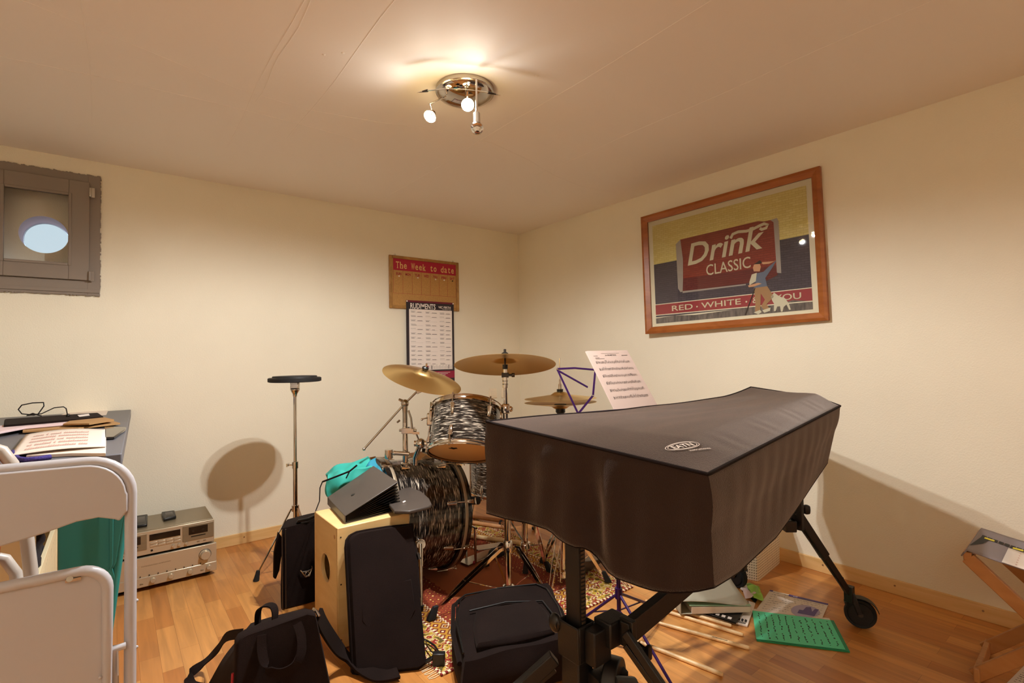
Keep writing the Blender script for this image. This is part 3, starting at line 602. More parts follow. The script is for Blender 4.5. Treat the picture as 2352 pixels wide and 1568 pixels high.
def drum(name, label, o, ax, R, L, nl, wood=False, bottom='head', top='head', phase=0, hint=(0, 0, 1), nfull=True):
    t = thing(name, label, 'drum', o, mw=frame_mw(o, ax, hint))
    MB().lathe([(R-.006, 0), (R, 0), (R, L), (R-.006, L), (R-.006, 0)], n=72).build('shell', 'oyster', t, local=True, smooth=30)
    for z, hm, nm, sg in ((0, bottom, 'bottom_head', -1), (L, top, 'top_head', 1)):
        MB().lathe([(0, z+sg*.004), (R-.003, z+sg*.004), (R+.002, z+sg*.001), (R+.002, z-sg*.006)], n=72).build(nm, hm, t, local=True)
        if wood:
            MB().lathe([(R+.003, z-sg*.036), (R+.012, z-sg*.036), (R+.014, z+sg*.0), (R+.012, z+sg*.014), (R+.002, z+sg*.014), (R+.002, z-sg*.036)], n=72).build('hoop', 'hoopblack', t, local=True)
            MB().lathe([(R+.0135, z-sg*.026), (R+.0148, z-sg*.024), (R+.0148, z-sg*.012), (R+.0138, z-sg*.01)], n=72).build('hoop_inlay', 'hoopstrip', t, local=True)
        else:
            MB().lathe([(R+.001, z-sg*.008), (R+.007, z-sg*.008), (R+.0085, z-sg*.006), (R+.006, z-sg*.002), (R+.006, z+sg*.010), (R+.010, z+sg*.012), (R+.009, z+sg*.015), (R+.002, z+sg*.013)], n=72).build('hoop', 'chrome', t, local=True)
    for k in range(nl):
        a = phase+2*math.pi*k/nl; ca, sa = math.cos(a), math.sin(a)
        for z, sg in ((0, -1), (L, 1)):
            lz = z-sg*(.026 if not wood else .07)
            lug(t, R, lz, a, sg, .05)
            rr = R+.012 if not wood else R+.02
            rod = MB().cyl((rr*ca, rr*sa, lz), (rr*ca, rr*sa, z+sg*.012), .0028, n=8)
            if wood:   # claw hook and T handle
                P_ = lambda r, tt, zz: Vector((r*ca-tt*sa, r*sa+tt*ca, zz))
                rod.hexa([P_(R+.012, -.010, z-sg*.014), P_(R+.012, .010, z-sg*.014), P_(R+.026, .007, z-sg*.014), P_(R+.026, -.007, z-sg*.014), P_(R-.004, -.012, z+sg*.017), P_(R-.004, .012, z+sg*.017), P_(R+.018, .010, z+sg*.022), P_(R+.018, -.010, z+sg*.022)])
                rod.cyl(P_(rr, -.016, z+sg*.03), P_(rr, .016, z+sg*.03), .0035, n=8)
            else: rod.cyl((rr*ca, rr*sa, z+sg*.008), (rr*ca, rr*sa, z+sg*.02), .0045, n=8)
            rod.build('tension_rod', 'chrome', t, local=True)
    return t
# bass drum, front raised on its spurs, front end towards the left of the room
BB = Vector((-1.432, -1.105, .296)); BF = Vector((-1.812, -1.073, .335)); bax = (BF-BB).normalized(); BL = (BF-BB).length; BR = .272
bass = drum('bass_drum', 'large black oyster bass drum with black hoops lying on its side on the rug', BB, bax, BR, BL, 8, True, 'headblack', 'headblack', math.radians(22))
def tubeT(name, pts, r, parent, m='chrome', n=12): return MB().tube(pts, r, n).build(name, m, parent)
bw = {'_o': [0, 0, 0]}
def world_part(mb, name, m, parent):   # part given in room coordinates under a rotated thing
    o = mb.build(name, m, None); me = o.data; mw = parent.matrix_world.inverted() @ Matrix.Translation(o.location)
    me.transform(mw); o.location = (0, 0, 0); o.parent = parent; return o
bpy.context.view_layer.update()
# spurs
for sy in (-1, 1):
    a = BB.lerp(BF, .72)+Vector((0, sy*.255, -.075)); kn = a+Vector((-.01, sy*.03, .01)); ft = Vector((a.x-.06, a.y+sy*.13, .012))
    world_part(MB().ball(a, .035, 20, (1, .6, 1)).cyl(a, kn+Vector((0, sy*.01, 0)), .02, n=16), 'spur_bracket', 'chrome', bass)
    world_part(MB().cyl(kn, ft, .0095, .007, n=12).cyl(kn, lerp(kn, ft, .35), .014, .012, 12), 'spur', 'chrome', bass)
    world_part(MB().cyl(ft+Vector((0, 0, .02)), ft+Vector((0, 0, -.004)), .011, .006, 12), 'rubber_foot', 'rubber', bass)
# tom mount plate and long middle fittings on the shell
axm = BB.lerp(BF, .5)
for a in range(0, 360, 45):
    an = math.radians(a+22); u_ = bass.matrix_world.to_3x3() @ Vector((math.cos(an), math.sin(an), 0)); p = axm+u_*(BR+.004)
mt = D(985, 1045, 2.52)
plate = axm+Vector((.05, -.02, BR+.01))
world_part(MB().obox(plate, (.055, 0, 0), (0, .045, .012), (0, -.003, .012)), 'mount_plate', 'chrome', bass)
blk = plate+Vector((.04, -.06, .03))
world_part(MB().obox(blk, (.018, .01, .0), (-.02, .06, .01), (0, 0, .014)).ball(blk+Vector((-.01, 0, .014)), .012, 12), 'mount_arm', 'chrome', bass)
world_part(MB().cyl(D(893, 1032, 2.47), D(893, 1052, 2.47), .02, n=16), 'mount_socket', 'chrome', bass)
# high tom
tb = D(1066, 1036, 2.36); away = Vector((.53, .848, 0)); tax = (away*.44+Vector((0, 0, .88))+RIGHT*.08).normalized()
tom = drum('tom_drum', 'small black oyster tom tilted above the bass drum, tan underside head showing', tb, tax, .163, .205, 6, False, 'head', 'head', math.radians(38), hint=(-1, 0, 0))
bpy.context.view_layer.update()
hp = tom.matrix_world @ Vector((0, 0, -.0052)); ux = (tom.matrix_world.to_3x3() @ Vector((0, 0, 1)))
c0 = D(1041, 1030, 2.3); c0 = c0-ux*((c0-hp).dot(ux)); lx = RIGHT-ux*RIGHT.dot(ux); lx.normalize(); ly = ux.cross(lx)
world_part(MB().poly([c0+lx*(a*.012)+ly*(b*.012) for a, b in ((-1.6, .5), (-.8, .9), (0, 1.6), (.8, .9), (1.7, .8), (1.2, 0), (1.6, -.8), (.2, -.6), (-.6, -1.3), (-.9, -.4), (-1.8, -.1))], ux*.0004), 'head_logo', 'ink', tom)
# tom holder: L rod, ball clamp
th = thing('tom_holder', 'chrome ball joint tom holder rising from the top of the bass drum', 'drum hardware', (plate.x, plate.y, plate.z+.02))
q0 = D(954, 1050, 2.46); q1 = D(966, 1018, 2.44); q2 = D(984, 1008, 2.44); q3 = D(990, 960, 2.44)
tubeT('post', [Vector((q0.x, q0.y, plate.z)), q0, q1], .0125, th, n=16)
MB().ball(q1, .025, 20).cyl(q1-RIGHT*.03, q1+RIGHT*.03, .014, n=16).build('ball_clamp', 'chrome', th)
MB().cyl(q1+UP*.02-RIGHT*.01, q1+UP*.045-RIGHT*.02, .004, n=8).obox(q1+UP*.05-RIGHT*.022, RIGHT*.016, UP*.006, FWD*.003).build('wing_screw', 'chrome', th)
tubeT('rod', [q1+RIGHT*.02, q2, q3], .0055, th)
MB().obox(D(989, 962, 2.43), RIGHT*.017, UP*.03, FWD*.018).build('tom_bracket', 'chrome', th, bevel=.006)
MB().cyl(D(987, 958, 2.42), D(970, 962, 2.4), .003, n=8).ball(D(969, 963, 2.4), .006, 8).cyl(D(989, 945, 2.42), D(992, 936, 2.42), .006, n=8).build('wing_screw', 'chrome', th)

def cymbal(name, label, c_, nrm, R, parts=True, group=None, bow=.13):
    t = thing(name, label, 'cymbal', c_, group, mw=frame_mw(c_, nrm, (0.3, 1, 0)))
    h = R*bow; rb_ = R*.24; top = [(.006, h+.022), (rb_*.5, h+.018), (rb_*.85, h+.006)]+[(rb_+(R-rb_)*i/14, h*(1-(i/14)**1.5)) for i in range(15)]
    prof = top+[(r, z-.0014) for r, z in top[::-1]]+[top[0]]
    MB().lathe(prof, n=96).build('cymbal_disc', 'bronze', t, local=True, smooth=50)
    MB().lathe([(0, h+.026), (.016, h+.026), (.017, h+.034), (.010, h+.04), (0, h+.04)], n=20).build('felt', 'black', t, local=True)
    MB().lathe([(0, h+.04), (.006, h+.04), (.006, h+.055), (0, h+.055)], n=16).build('wing_nut', 'chrome' if name != 'ride_cymbal' else 'darkmetal', t, local=True)
    return t, h
# crash cymbal on boom arm
cc = D(970, 870, 2.5); cn = (Vector((0, 0, 1))-FWD*.21+RIGHT*.33).normalized()
cr, hh_ = cymbal('crash_cymbal', 'bronze crash cymbal tilted on boom arm above the bass drum', cc, cn, .198)
bs = thing('boom_arm', 'chrome boom arm stand rising from the bass drum, long rod slanting down left', 'cymbal stand', D(929, 1050, 2.5))
tl = cc-cn*.055
j1 = D(930, 926, 2.5)
tubeT('cymbal_rod', [cc+cn*.03, tl], .004, bs); MB().obox(tl, RIGHT*.016+UP*.008, FWD*.01, UP*.016-RIGHT*.008).cyl(tl-RIGHT*.01, tl+RIGHT*.035-UP*.004, .004, n=8).build('tilter', 'steel', bs, bevel=.003)
tubeT('boom_rod', [tl, j1, D(836, 1031, 2.42)], .0052, bs, 'steel')
MB().ball(D(836, 1031, 2.42), .008, 10).build('rod_tip', 'steel', bs)
MB().ball(j1, .020, 18).cyl(j1-RIGHT*.03+UP*.02, j1+RIGHT*.01, .006, .01, n=8).cyl(j1, j1-Vector((0, 0, .045)), .016, .013, 16).build('boom_joint', 'steel', bs)
pb = D(929, 1050, 2.5); pc = Vector((pb.x, pb.y, 0))
tubeT('upper_tube', [j1-Vector((0, 0, .03)), Vector((j1.x, j1.y, .80))], .0085, bs); tubeT('middle_tube', [Vector((j1.x, j1.y, .865)), Vector((j1.x, j1.y, .80))], .0125, bs, 'steel', 16)
tubeT('lower_tube', [Vector((j1.x, j1.y, .80)), Vector((j1.x, j1.y, .585))], .0135, bs, n=18)
cl = D(938, 988, 2.47)
MB().obox(cl, RIGHT*.03, FWD*.02, UP*.014).cyl(cl-RIGHT*.045, cl+RIGHT*.04, .007, n=10).torus(cl+FWD*.01, (0, 0, 1), .022, .008, 20, 8).build('clamp', 'chrome', bs, bevel=.003)
tubeT('memory_rod', [D(947, 985, 2.45), D(944, 960, 2.45), D(938, 942, 2.45)], .005, bs, 'steel')
MB().cyl(D(918, 965, 2.45), D(912, 970, 2.44), .005, n=8).build('wing_nut', 'steel', bs)
MB().cyl(D(906, 1040, 2.46), D(940, 1042, 2.46), .011, n=12).ball(D(906, 1040, 2.46), .012, 10).build('base_clamp', 'chrome', bs)
MB().torus(Vector((j1.x, j1.y, .60)), (0, 0, 1), .018, .006, 20, 8).build('base_ring', 'chrome', bs)

# tripod stands
def tripod(t, c_, z_hub, z_base, feet, rt=.0125, strips=True):
    hub = Vector((c_.x, c_.y, z_hub)); base = Vector((c_.x, c_.y, z_base))
    MB().cyl(hub-Vector((0, 0, .018)), hub+Vector((0, 0, .022)), rt+.006, n=18).build('hub', 'chrome', t)
    MB().lathe([(rt+.002, .02), (rt+.012, .014), (rt+.014, -.014), (0, -.016)], base, (0, 0, 1), 20).build('base_collar', 'chrome', t)
    for f in feet:
        f = Vector(f); d = (f-hub); fl_ = Vector((d.x, d.y, 0)).normalized(); side = Vector((-fl_.y, fl_.x, 0))
        st = hub+fl_*.03; knee = lerp(st, f+Vector((0, 0, .035)), .55)
        leg = MB()
        for s_ in (-1, 1):
            o1 = side*(s_*.011)
            leg.ribbon([st+o1*.8, st+fl_*.02+o1*1.2, knee+o1, f+fl_*-.02+Vector((0, 0, .03))+o1*.5], .014, .0022, Vector((0, 0, 1)))
        lg = leg.build('leg', 'chrome', t)
        MB().ribbon([knee+side*.0, lerp(knee, base, .5)-Vector((0, 0, .004)), base+fl_*.018], .009, .0025, side).build('brace', 'chrome', lg)
        MB().soft([f+side*a*.016+fl_*b for a, b in ((-1, -.012), (1, -.012), (1, .022), (-1, .022))]+[f+Vector((0, 0, .05))+side*a*.008+fl_*b for a, b in ((-1, -.03), (1, -.03), (1, -.008), (-1, -.008))], 6, .25).build('rubber_foot', 'rubber', lg)
# ride cymbal and stand
rc = Vector((-1.376, -1.588, 0)); rz = 1.083
rs = thing('cymbal_stand', 'tall chrome tripod cymbal stand carrying the large ride cymbal', 'cymbal stand', (rc.x, rc.y, RZ))
F1 = Z(992, 1421, RZ+.004); F2 = Z(1262, 1376, RZ+.004); F3 = Vector((-1.28, -1.27, RZ+.004))
tripod(rs, rc, .225, .035, [F1, F2, F3], .0150)
tubeT('lower_tube', [(rc.x, rc.y, .04), (rc.x, rc.y, .66)], .0150, rs, n=20)
tubeT('middle_tube', [(rc.x, rc.y, .66), (rc.x, rc.y, .885)], .0135, rs, n=20)
tubeT('upper_tube', [(rc.x, rc.y, .885), (rc.x, rc.y, 1.06)], .0095, rs, n=16)
for z in (.235, .87): MB().lathe([(.017, -.02), (.022, -.016), (.022, .016), (.016, .024)], (rc.x, rc.y, z), (0, 0, 1), 20).build('height_collar', 'chrome', rs)
for z in (.98, .995, 1.01): MB().lathe([(.009, -.012), (.014, -.01), (.014, .01), (.009, .012)], (rc.x, rc.y, z), (0, 0, 1), 18).build('tilter_collar', 'chrome', rs)
k_ = Vector((rc.x, rc.y, 1.03))
MB().cyl(k_, k_+RIGHT*.04, .006, n=10).cyl(k_+RIGHT*.03, k_+RIGHT*.045, .010, n=12).obox(k_, RIGHT*.017, UP*.011, FWD*.013).build('wing_bolt', 'darkmetal', rs, bevel=.002)
kc = Vector((rc.x, rc.y, .87)); MB().cyl(kc, kc-FWD*.03, .007, n=10).ball(kc+RIGHT*.022, .014, 12).build('clamp_knob', 'chrome', rs)
rn = (Vector((0, 0, 1))+Vector((.618, .786, 0))*.235+RIGHT*.0).normalized()
ride, rh = cymbal('ride_cymbal', 'large bronze ride cymbal on the tall stand in front of the room corner', Vector((rc.x, rc.y, 1.075))-rn*.0, rn, .240, bow=.10)
MB().cyl((rc.x, rc.y, 1.04), Vector((rc.x, rc.y, 1.075))+rn*.055, .0045, n=10).build('cymbal_rod', 'darkmetal', rs)
MB().lathe([(0, 0), (.013, 0), (.013, .022), (0, .022)], (rc.x, rc.y, 1.058), (0, 0, 1), 16).build('cymbal_seat', 'black', rs)
# hi-hat
hc_ = Vector((-1.09, -1.66, 0)); hs = thing('hi_hat_stand', 'chrome hi-hat stand with pedal standing right of the ride cymbal stand', 'hi-hat stand', (hc_.x, hc_.y, RZ))
hz = OV(1291, 922, hc_).z
hx = OV(1291, 922, hc_)
tubeT('lower_tube', [(hc_.x, hc_.y, .05), (hc_.x, hc_.y, .62)], .0125, hs, n=18); tubeT('upper_tube', [(hc_.x, hc_.y, .62), (hc_.x, hc_.y, hz-.04)], .0095, hs, n=16)
MB().lathe([(0, -.065), (.016, -.065), (.018, -.045), (.024, -.04), (.024, -.014), (.03, -.012), (.03, 0), (0, 0)], (hc_.x, hc_.y, hz-.012), (0, 0, 1), 20).build('cymbal_cup', 'black', hs)
tubeT('pull_rod', [(hc_.x, hc_.y, hz), (hc_.x, hc_.y, hz+.215)], .003, hs)
MB().lathe([(0, .045), (.013, .045), (.013, .055), (.009, .058), (.008, .085), (.005, .09), (.005, .11), (0, .11)], (hc_.x, hc_.y, hz), (0, 0, 1), 16).build('clutch', 'steel', hs)
for nm, sg, lab, dz in (('hi_hat_cymbal', 1, 'upper of the two bronze hi-hat cymbals facing each other', .016), ('hi_hat_cymbal', -1, 'lower, upturned one of the two bronze hi-hat cymbals', -.004)):
    t = thing(nm, lab, 'cymbal', (hc_.x, hc_.y, hz), 'pair of hi-hat cymbals', mw=frame_mw((hc_.x, hc_.y, hz+dz), (0.0, 0.02, 1), (1, 0, 0)))
    R = .178; top = [(.006, .035), (.03, .03), (.045, .02)]+[(.048+(R-.048)*i/12, .018*(1-i/12)) for i in range(13)]
    top = [(r, z*sg) for r, z in top]
    MB().lathe(top+[(r, z-.0014*sg) for r, z in top[::-1]]+[top[0]], n=90).build('cymbal_disc', 'bronze', t, local=True, smooth=50)
    if sg > 0: MB().lathe([(0, .034), (.016, .034), (.016, .046), (0, .046)], n=18).build('felt', 'black', t, local=True)
tripod(hs, hc_, .26, .05, [Vector((-1.30, -1.78, RZ+.004)), Vector((-.93, -1.80, RZ+.004)), Vector((-1.02, -1.43, RZ+.004))], .0125)
MB().tube([Vector((hc_.x-.05, hc_.y-.03, .03)), Vector((hc_.x-.045, hc_.y-.03, .2)), Vector((hc_.x-.02, hc_.y-.02, .25))], .003, 8).tube([Vector((hc_.x+.03, hc_.y-.06, .03)), Vector((hc_.x+.02, hc_.y-.05, .2)), Vector((hc_.x, hc_.y-.02, .25))], .003, 8).build('frame_wire', 'chrome', hs)
MB().hexa([(hc_.x+.05, hc_.y-.04, .02), (hc_.x+.33, hc_.y+.02, .02), (hc_.x+.32, hc_.y+.10, .02), (hc_.x+.05, hc_.y+.04, .02), (hc_.x+.05, hc_.y-.04, .10), (hc_.x+.33, hc_.y+.02, .03), (hc_.x+.32, hc_.y+.10, .03), (hc_.x+.05, hc_.y+.04, .10)]).build('footboard', 'darkmetal', hs, bevel=.004)
# snare on its stand, mostly behind the covered instrument
sn = D(1205, 1130, 2.66); sn.z = 0
ss = thing('snare_stand', 'short chrome tripod snare stand with black rubber feet behind the ride stand', 'snare stand', (sn.x, sn.y, RZ))
tubeT('lower_tube', [(sn.x, sn.y, .12), (sn.x, sn.y, .40)], .0125, ss, n=16)
tripod(ss, sn, .26, .13, [Z(1207, 1314, RZ+.004), Z(1262, 1312, RZ+.004), Z(1150, 1210, RZ+.004)], .0125)
for k in range(3):
    a = k*2.094+.4; MB().tube([(sn.x, sn.y, .40), (sn.x+.12*math.cos(a), sn.y+.12*math.sin(a), .43), (sn.x+.178*math.cos(a), sn.y+.178*math.sin(a), .445), (sn.x+.186*math.cos(a), sn.y+.186*math.sin(a), .475)], .005, 8).build('basket_arm', 'chrome', ss)
drum('snare_drum', 'shallow black oyster snare drum on its stand behind the covered instrument', Vector((sn.x, sn.y, .462)), (0, 0, 1), .17, .14, 8, hint=(1, 0, 0))
# floor tom
ftc = D(1150, 1100, 3.38)
ft = drum('floor_tom', 'wide black oyster floor tom standing behind the bass drum near the right wall', Vector((ftc.x, ftc.y, .225)), (0, 0, 1), .20, .37, 8, hint=(1, 0, 0), phase=.3)
bpy.context.view_layer.update()
for k in range(3):
    a = .9+k*2.094; x, y = ftc.x+.222*math.cos(a), ftc.y+.222*math.sin(a)
    world_part(MB().tube([(x, y, .52), (x, y, .06), (x+.02*math.cos(a), y+.02*math.sin(a), .02)], .0055, 8), 'leg', 'chrome', ft)
    world_part(MB().ball((x+.02*math.cos(a), y+.02*math.sin(a), .012), .012, 10, (1, 1, .95)), 'rubber_foot', 'rubber', ft)
# bass pedal with hardshell plate
pd = thing('bass_drum_pedal', 'silver bass drum pedal on its base plate against the rear hoop of the bass drum', 'pedal', (-1.27, -1.18, RZ))
e0, e1 = Vector((-1.36, -1.17, .016)), Vector((-1.02, -1.12, .016))
MB().bar(e0, e1, .085, .006, (0, 1, 0)).build('base_plate', 'steel', pd, bevel=.002)
MB().bar(Vector((-1.28, -1.155, .07)), Vector((-1.04, -1.12, .028)), .07, .006, (0, 1, 0)).build('footboard', 'steel', pd, bevel=.002)
for s_ in (-1, 1): tubeT('post', [(-1.30, -1.155+s_*.045, .018), (-1.30, -1.155+s_*.045, .20)], .007, pd)
tubeT('axle', [(-1.30, -1.215, .20), (-1.30, -1.10, .20)], .006, pd)
tubeT('beater_rod', [(-1.30, -1.155, .20), (-1.27, -1.155, .33)], .003, pd); MB().cyl((-1.30, -1.155, .335), (-1.245, -1.155, .325), .022, n=18).build('beater', 'rubber', pd)
MB().cyl((-1.33, -1.23, .035), (-1.31, -1.20, .012), .006, n=10).build('clamp_screw', 'redink', pd)
MB().soft([(-1.21, -1.23, .012), (-1.10, -1.22, .012), (-1.10, -1.16, .012), (-1.21, -1.17, .012), (-1.20, -1.23, .055), (-1.11, -1.22, .055), (-1.11, -1.17, .055), (-1.20, -1.18, .055)], 8, .5).build('heel_block', 'rubber', pd)
# loose sticks lying on the rug behind the bass drum
def stick(a, b, r, label, group, m='stick', nm='drumstick', tip=True):
    a, b = Vector(a), Vector(b); t = thing(nm, label, 'drumstick', (a+b)/2, group); t.location.z = min(a.z, b.z)-r; t['_o'] = list(t.location); d = b-a; L = d.length
    prof = [(0, 0), (r*.35, .001), (r*.5, .006), (r*.42, .012), (r*.32, .016), (r*.7, .06), (r*.95, .11), (r, .14), (r, L-.006), (r*.75, L), (0, L)] if tip else [(0, 0), (r*.8, 0), (r, .004), (r, L-.004), (r*.8, L), (0, L)]
    MB().lathe(prof, a, d, 16).build('stick_body', m, t)
    return t
for i, (a, b, lab) in enumerate((((1089, 1186), (1168, 1198), 'thick tan stick, furthest of the three lying on the rug behind the bass drum'), ((1089, 1200), (1172, 1212), 'thick tan stick with a printed mark, middle of three sticks on the rug'), ((1090, 1232), (1150, 1240), 'pale stick lying nearest the bass pedal on the rug'))):
    p, q_ = Z(*a, .022), Z(*b, .022); d = (q_-p).normalized(); st = stick(p-d*.12, p+d*.30, .013, lab, 'sticks behind the bass drum', 'sticktan' if i < 2 else 'stick', tip=False)

# practice pad on its own stand, left of the kit
pp0 = Vector((-2.068, -.636, 0)); ps_ = thing('practice_pad_stand', 'slim chrome tripod stand with a round black practice pad on top, by the back wall', 'practice pad', pp0)
MB().lathe([(0, 1.0), (.125, 1.0), (.133, 1.003), (.133, 1.020), (.128, 1.023), (.113, 1.023), (.110, 1.031), (0, 1.033)], pp0, (0, 0, 1), 64).build('practice_pad', 'rubber', ps_)
MB().torus(pp0+Vector((0, 0, 1.022)), (0, 0, 1), .114, .0025, 64, 6).build('pad_rim', 'black', ps_)
MB().obox(pp0+Vector((0, 0, .978)), RIGHT*.022, UP*.02, FWD*.012).lathe([(.022, .965), (.026, .958), (.012, .935), (.010, .92)], pp0, (0, 0, 1), 20).build('pad_bracket', 'chrome', ps_, bevel=.003)
MB().cyl(pp0+Vector((0, 0, .56)), pp0+Vector((0, 0, .99)), .0085, n=16).build('upper_tube', 'chrome', ps_)
MB().cyl(pp0+Vector((0, 0, .07)), pp0+Vector((0, 0, .56)), .0115, n=16).build('lower_tube', 'chrome', ps_)
MB().cyl(pp0+Vector((0, 0, .54)), pp0+Vector((0, 0, .575)), .016, n=16).cyl(pp0+Vector((0, 0, .557)), pp0+Vector((0, 0, .557))-RIGHT*.035, .004, n=8).obox(pp0+Vector((0, 0, .557))-RIGHT*.04, RIGHT*.004, UP*.008, FWD*.012).build('height_clamp', 'chrome', ps_)
MB().cyl(pp0+Vector((0, 0, .315)), pp0+Vector((0, 0, .345)), .019, n=18).build('hub', 'chrome', ps_)
for a in (180, 55, -65):
    r3 = math.radians(a); dr = Vector((math.cos(r3), math.sin(r3), 0)); f = pp0+dr*(.187 if a == 180 else .17)
    l_ = MB().bar(pp0+dr*.02+Vector((0, 0, .33)), f+Vector((0, 0, .03)), .012, .004, Vector((-dr.y, dr.x, 0))).build('leg', 'chrome', ps_)
    MB().bar(pp0+dr*.012+Vector((0, 0, .10)), lerp(pp0+dr*.02+Vector((0, 0, .33)), f, .6), .008, .002, Vector((-dr.y, dr.x, 0))).build('brace', 'chrome', l_)
    MB().cyl(f+Vector((0, 0, .05))-dr*.006, f+dr*.004, .009, .015, 12).build('rubber_foot', 'rubber', l_)

# ================================================================== COVERED MALLET INSTRUMENT ON ITS WHEELED STAND
Q1, Q2, Q3, Q4 = Vector((-1.976, -2.281, .930)), Vector((-1.905, -2.937, .880)), Vector((-.607, -2.727, .905)), Vector((-.434, -2.290, .952))
def topz(s, t):
    zb_ = lerp(Q1.z, .925, min(1, s*2.2)) if s < .45 else lerp(.925, Q4.z, max(0, (s-.83)/.17)**1.6) if s > .83 else .925
    zf_ = lerp(Q2.z, Q3.z, s)
    k = min(1, s/.12)*min(1, (1-s)/.05+.4)
    tt = lerp(t, max(0, (t-.80)/.20)**1.15, k)
    z = lerp(lerp(zb_, lerp(.908, .950, s**.7), min(1, t/.84)*k), zf_, tt)
    wr = (.0030*math.sin(t*15+2.5*math.sin(s*4.2)+s*5)+.0016*math.sin(t*31-s*9+2*math.sin(s*7)))*math.sin(math.pi*s)**.7*(1-t**4)
    wr += .0035*math.sin(s*75+2*math.sin(s*31))*max(0, (t-.82)/.18)*(1-t)*5*min(1, s*6)
    return z+wr
def topp(s, t):
    p = Q1.lerp(Q4, s).lerp(Q2.lerp(Q3, s), t); sag = -.006*math.sin(math.pi*s)*(1-t)
    return Vector((p.x, p.y, topz(s, t)+sag))
NS, NT, NK = 90, 34, 22
cv = MB(); G = [[cv.v(topp(i/NS, j/NT)) for j in range(NT+1)] for i in range(NS+1)]
for i in range(NS):
    for j in range(NT): cv.f([G[i][j], G[i+1][j], G[i+1][j+1], G[i][j+1]])
per = [G[0][j] for j in range(NT)]+[G[i][NT] for i in range(NS)]+[G[NS][NT-j] for j in range(NT)]+[G[NS-i][0] for i in range(NS)]
meta = [('A', j/NT) for j in range(NT)]+[('B', i/NS) for i in range(NS)]+[('C', j/NT) for j in range(NT)]+[('D', i/NS) for i in range(NS)]
HA = ([1118, 1160, 1225, 1262, 1285, 1320, 1345, 1371, 1397, 1422, 1465, 1508, 1545, 1595, 1640], [1178, 1190, 1205, 1216, 1238, 1256, 1259, 1283, 1311, 1328, 1344, 1357, 1362, 1359, 1349])
HB = ([0, .12, .25, .4, .55, .7, .85, 1], [1640, 1698, 1742, 1782, 1817, 1850, 1880, 1902], [1349, 1314, 1272, 1233, 1184, 1137, 1094, 1060])
def plane_hit(x, y, p, n):
    r = ray(x, y); return CAM+r*((Vector(p)-CAM).dot(n)/r.dot(n))
nA, nB = Vector((-.656, -.071, 0)).normalized(), (Q3-Q2).cross(Vector((0, 0, 1))).normalized()
hems = []
for (sd, s), v_ in zip(meta, per):
    p = v_.co
    if sd == 'A':
        x = interp(s, [0, 1], [1118, 1640]); # image abscissa grows faster near the viewer
        x = CAM.x and 1176+F_PX*((p-CAM).dot(RIGHT)/(p-CAM).dot(FWD))
        h = plane_hit(x, interp(x, *HA), p+nA*.012, nA)
    elif sd == 'B': h = plane_hit(interp(s, HB[0], HB[1]), interp(s, HB[0], HB[2]), p+nB*.01, nB)
    else:
        z = lerp(.70, .70, s); h = Vector((p.x, p.y, z))+(Vector((.02, 0, 0)) if sd == 'C' else Vector((0, .02, 0)))
    hems.append(h)
hems[len(meta)-1-NS+1-NT] = hems[len(meta)-NS-NT]
# blend the far corners so the hem is continuous
nA_, nB_, nC_ = NT, NT+NS, NT+NS+NT
hC0 = hems[nB_-1].copy(); hD1 = hems[0].copy()
for j in range(NT):
    k = nB_+j; f = (1-j/NT)**2; hems[k] = hems[k].lerp(hC0+(per[k].co-per[nB_].co), f)
for i in range(NS):
    k = nC_+i; f = (i/NS)**6; hems[k] = hems[k].lerp(Vector((per[k].co.x, per[k].co.y, hD1.z)), f)
rows = [per]
for r_ in range(1, NK+1):
    f = r_/NK; row = []
    for idx, (v_, h) in enumerate(zip(per, hems)):
        sd, s = meta[idx]; p = v_.co.lerp(h, f)
        n_ = {'A': nA, 'B': nB, 'C': Vector((1, 0, 0)), 'D': Vector((0, 1, 0))}[sd]
        ph = s if sd == 'A' else s*2
        fold = .010*math.sin(ph*17+.7)+.006*math.sin(ph*39+f*2)
        if sd == 'A':
            fold += .026*math.exp(-((s-.64-.03*f)/.05)**2)-.020*math.exp(-((s-.56-.03*f)/.05)**2)-.010*math.exp(-((s-.84)/.10)**2)
            fold *= min(1, s*8)*min(1, (1-s)*8)
        if sd == 'B': fold = .006*math.sin(s*9+f*3)+.0016*math.sin(s*80+f*2)*(1-f)*2; fold *= min(1, s*8)*min(1, (1-s)*6)
        if sd in 'CD': fold *= min(1, s*8)*min(1, (1-s)*8)
        fold *= 1-.8*f**5
        row.append(cv.v(p+n_*(fold*f**.7)+n_*(.006*math.sin(math.pi*min(1, f*2)) if f < .5 else 0)))
    rows.append(row)
for A, B in zip(rows, rows[1:]):
    for i in range(len(A)): cv.f([A[i], B[i], B[(i+1) % len(A)], A[(i+1) % len(A)]])
pip = [v_.co.copy() for v_ in per]
hem_loop = [v_.co.copy() for v_ in rows[-1]]
ct = thing('dust_cover', 'large brown-black cloth dust cover draped over the mallet instrument on its wheeled stand', 'cover', (-1.25, -2.6, .68))
cv.build('cloth', 'cover', ct, smooth=60, solid=.002)
MB().tube(pip, .0042, 8, True).build('piping', 'nylon', ct)
MB().tube(hem_loop, .0018, 6, True).build('hem', 'nylon', ct)
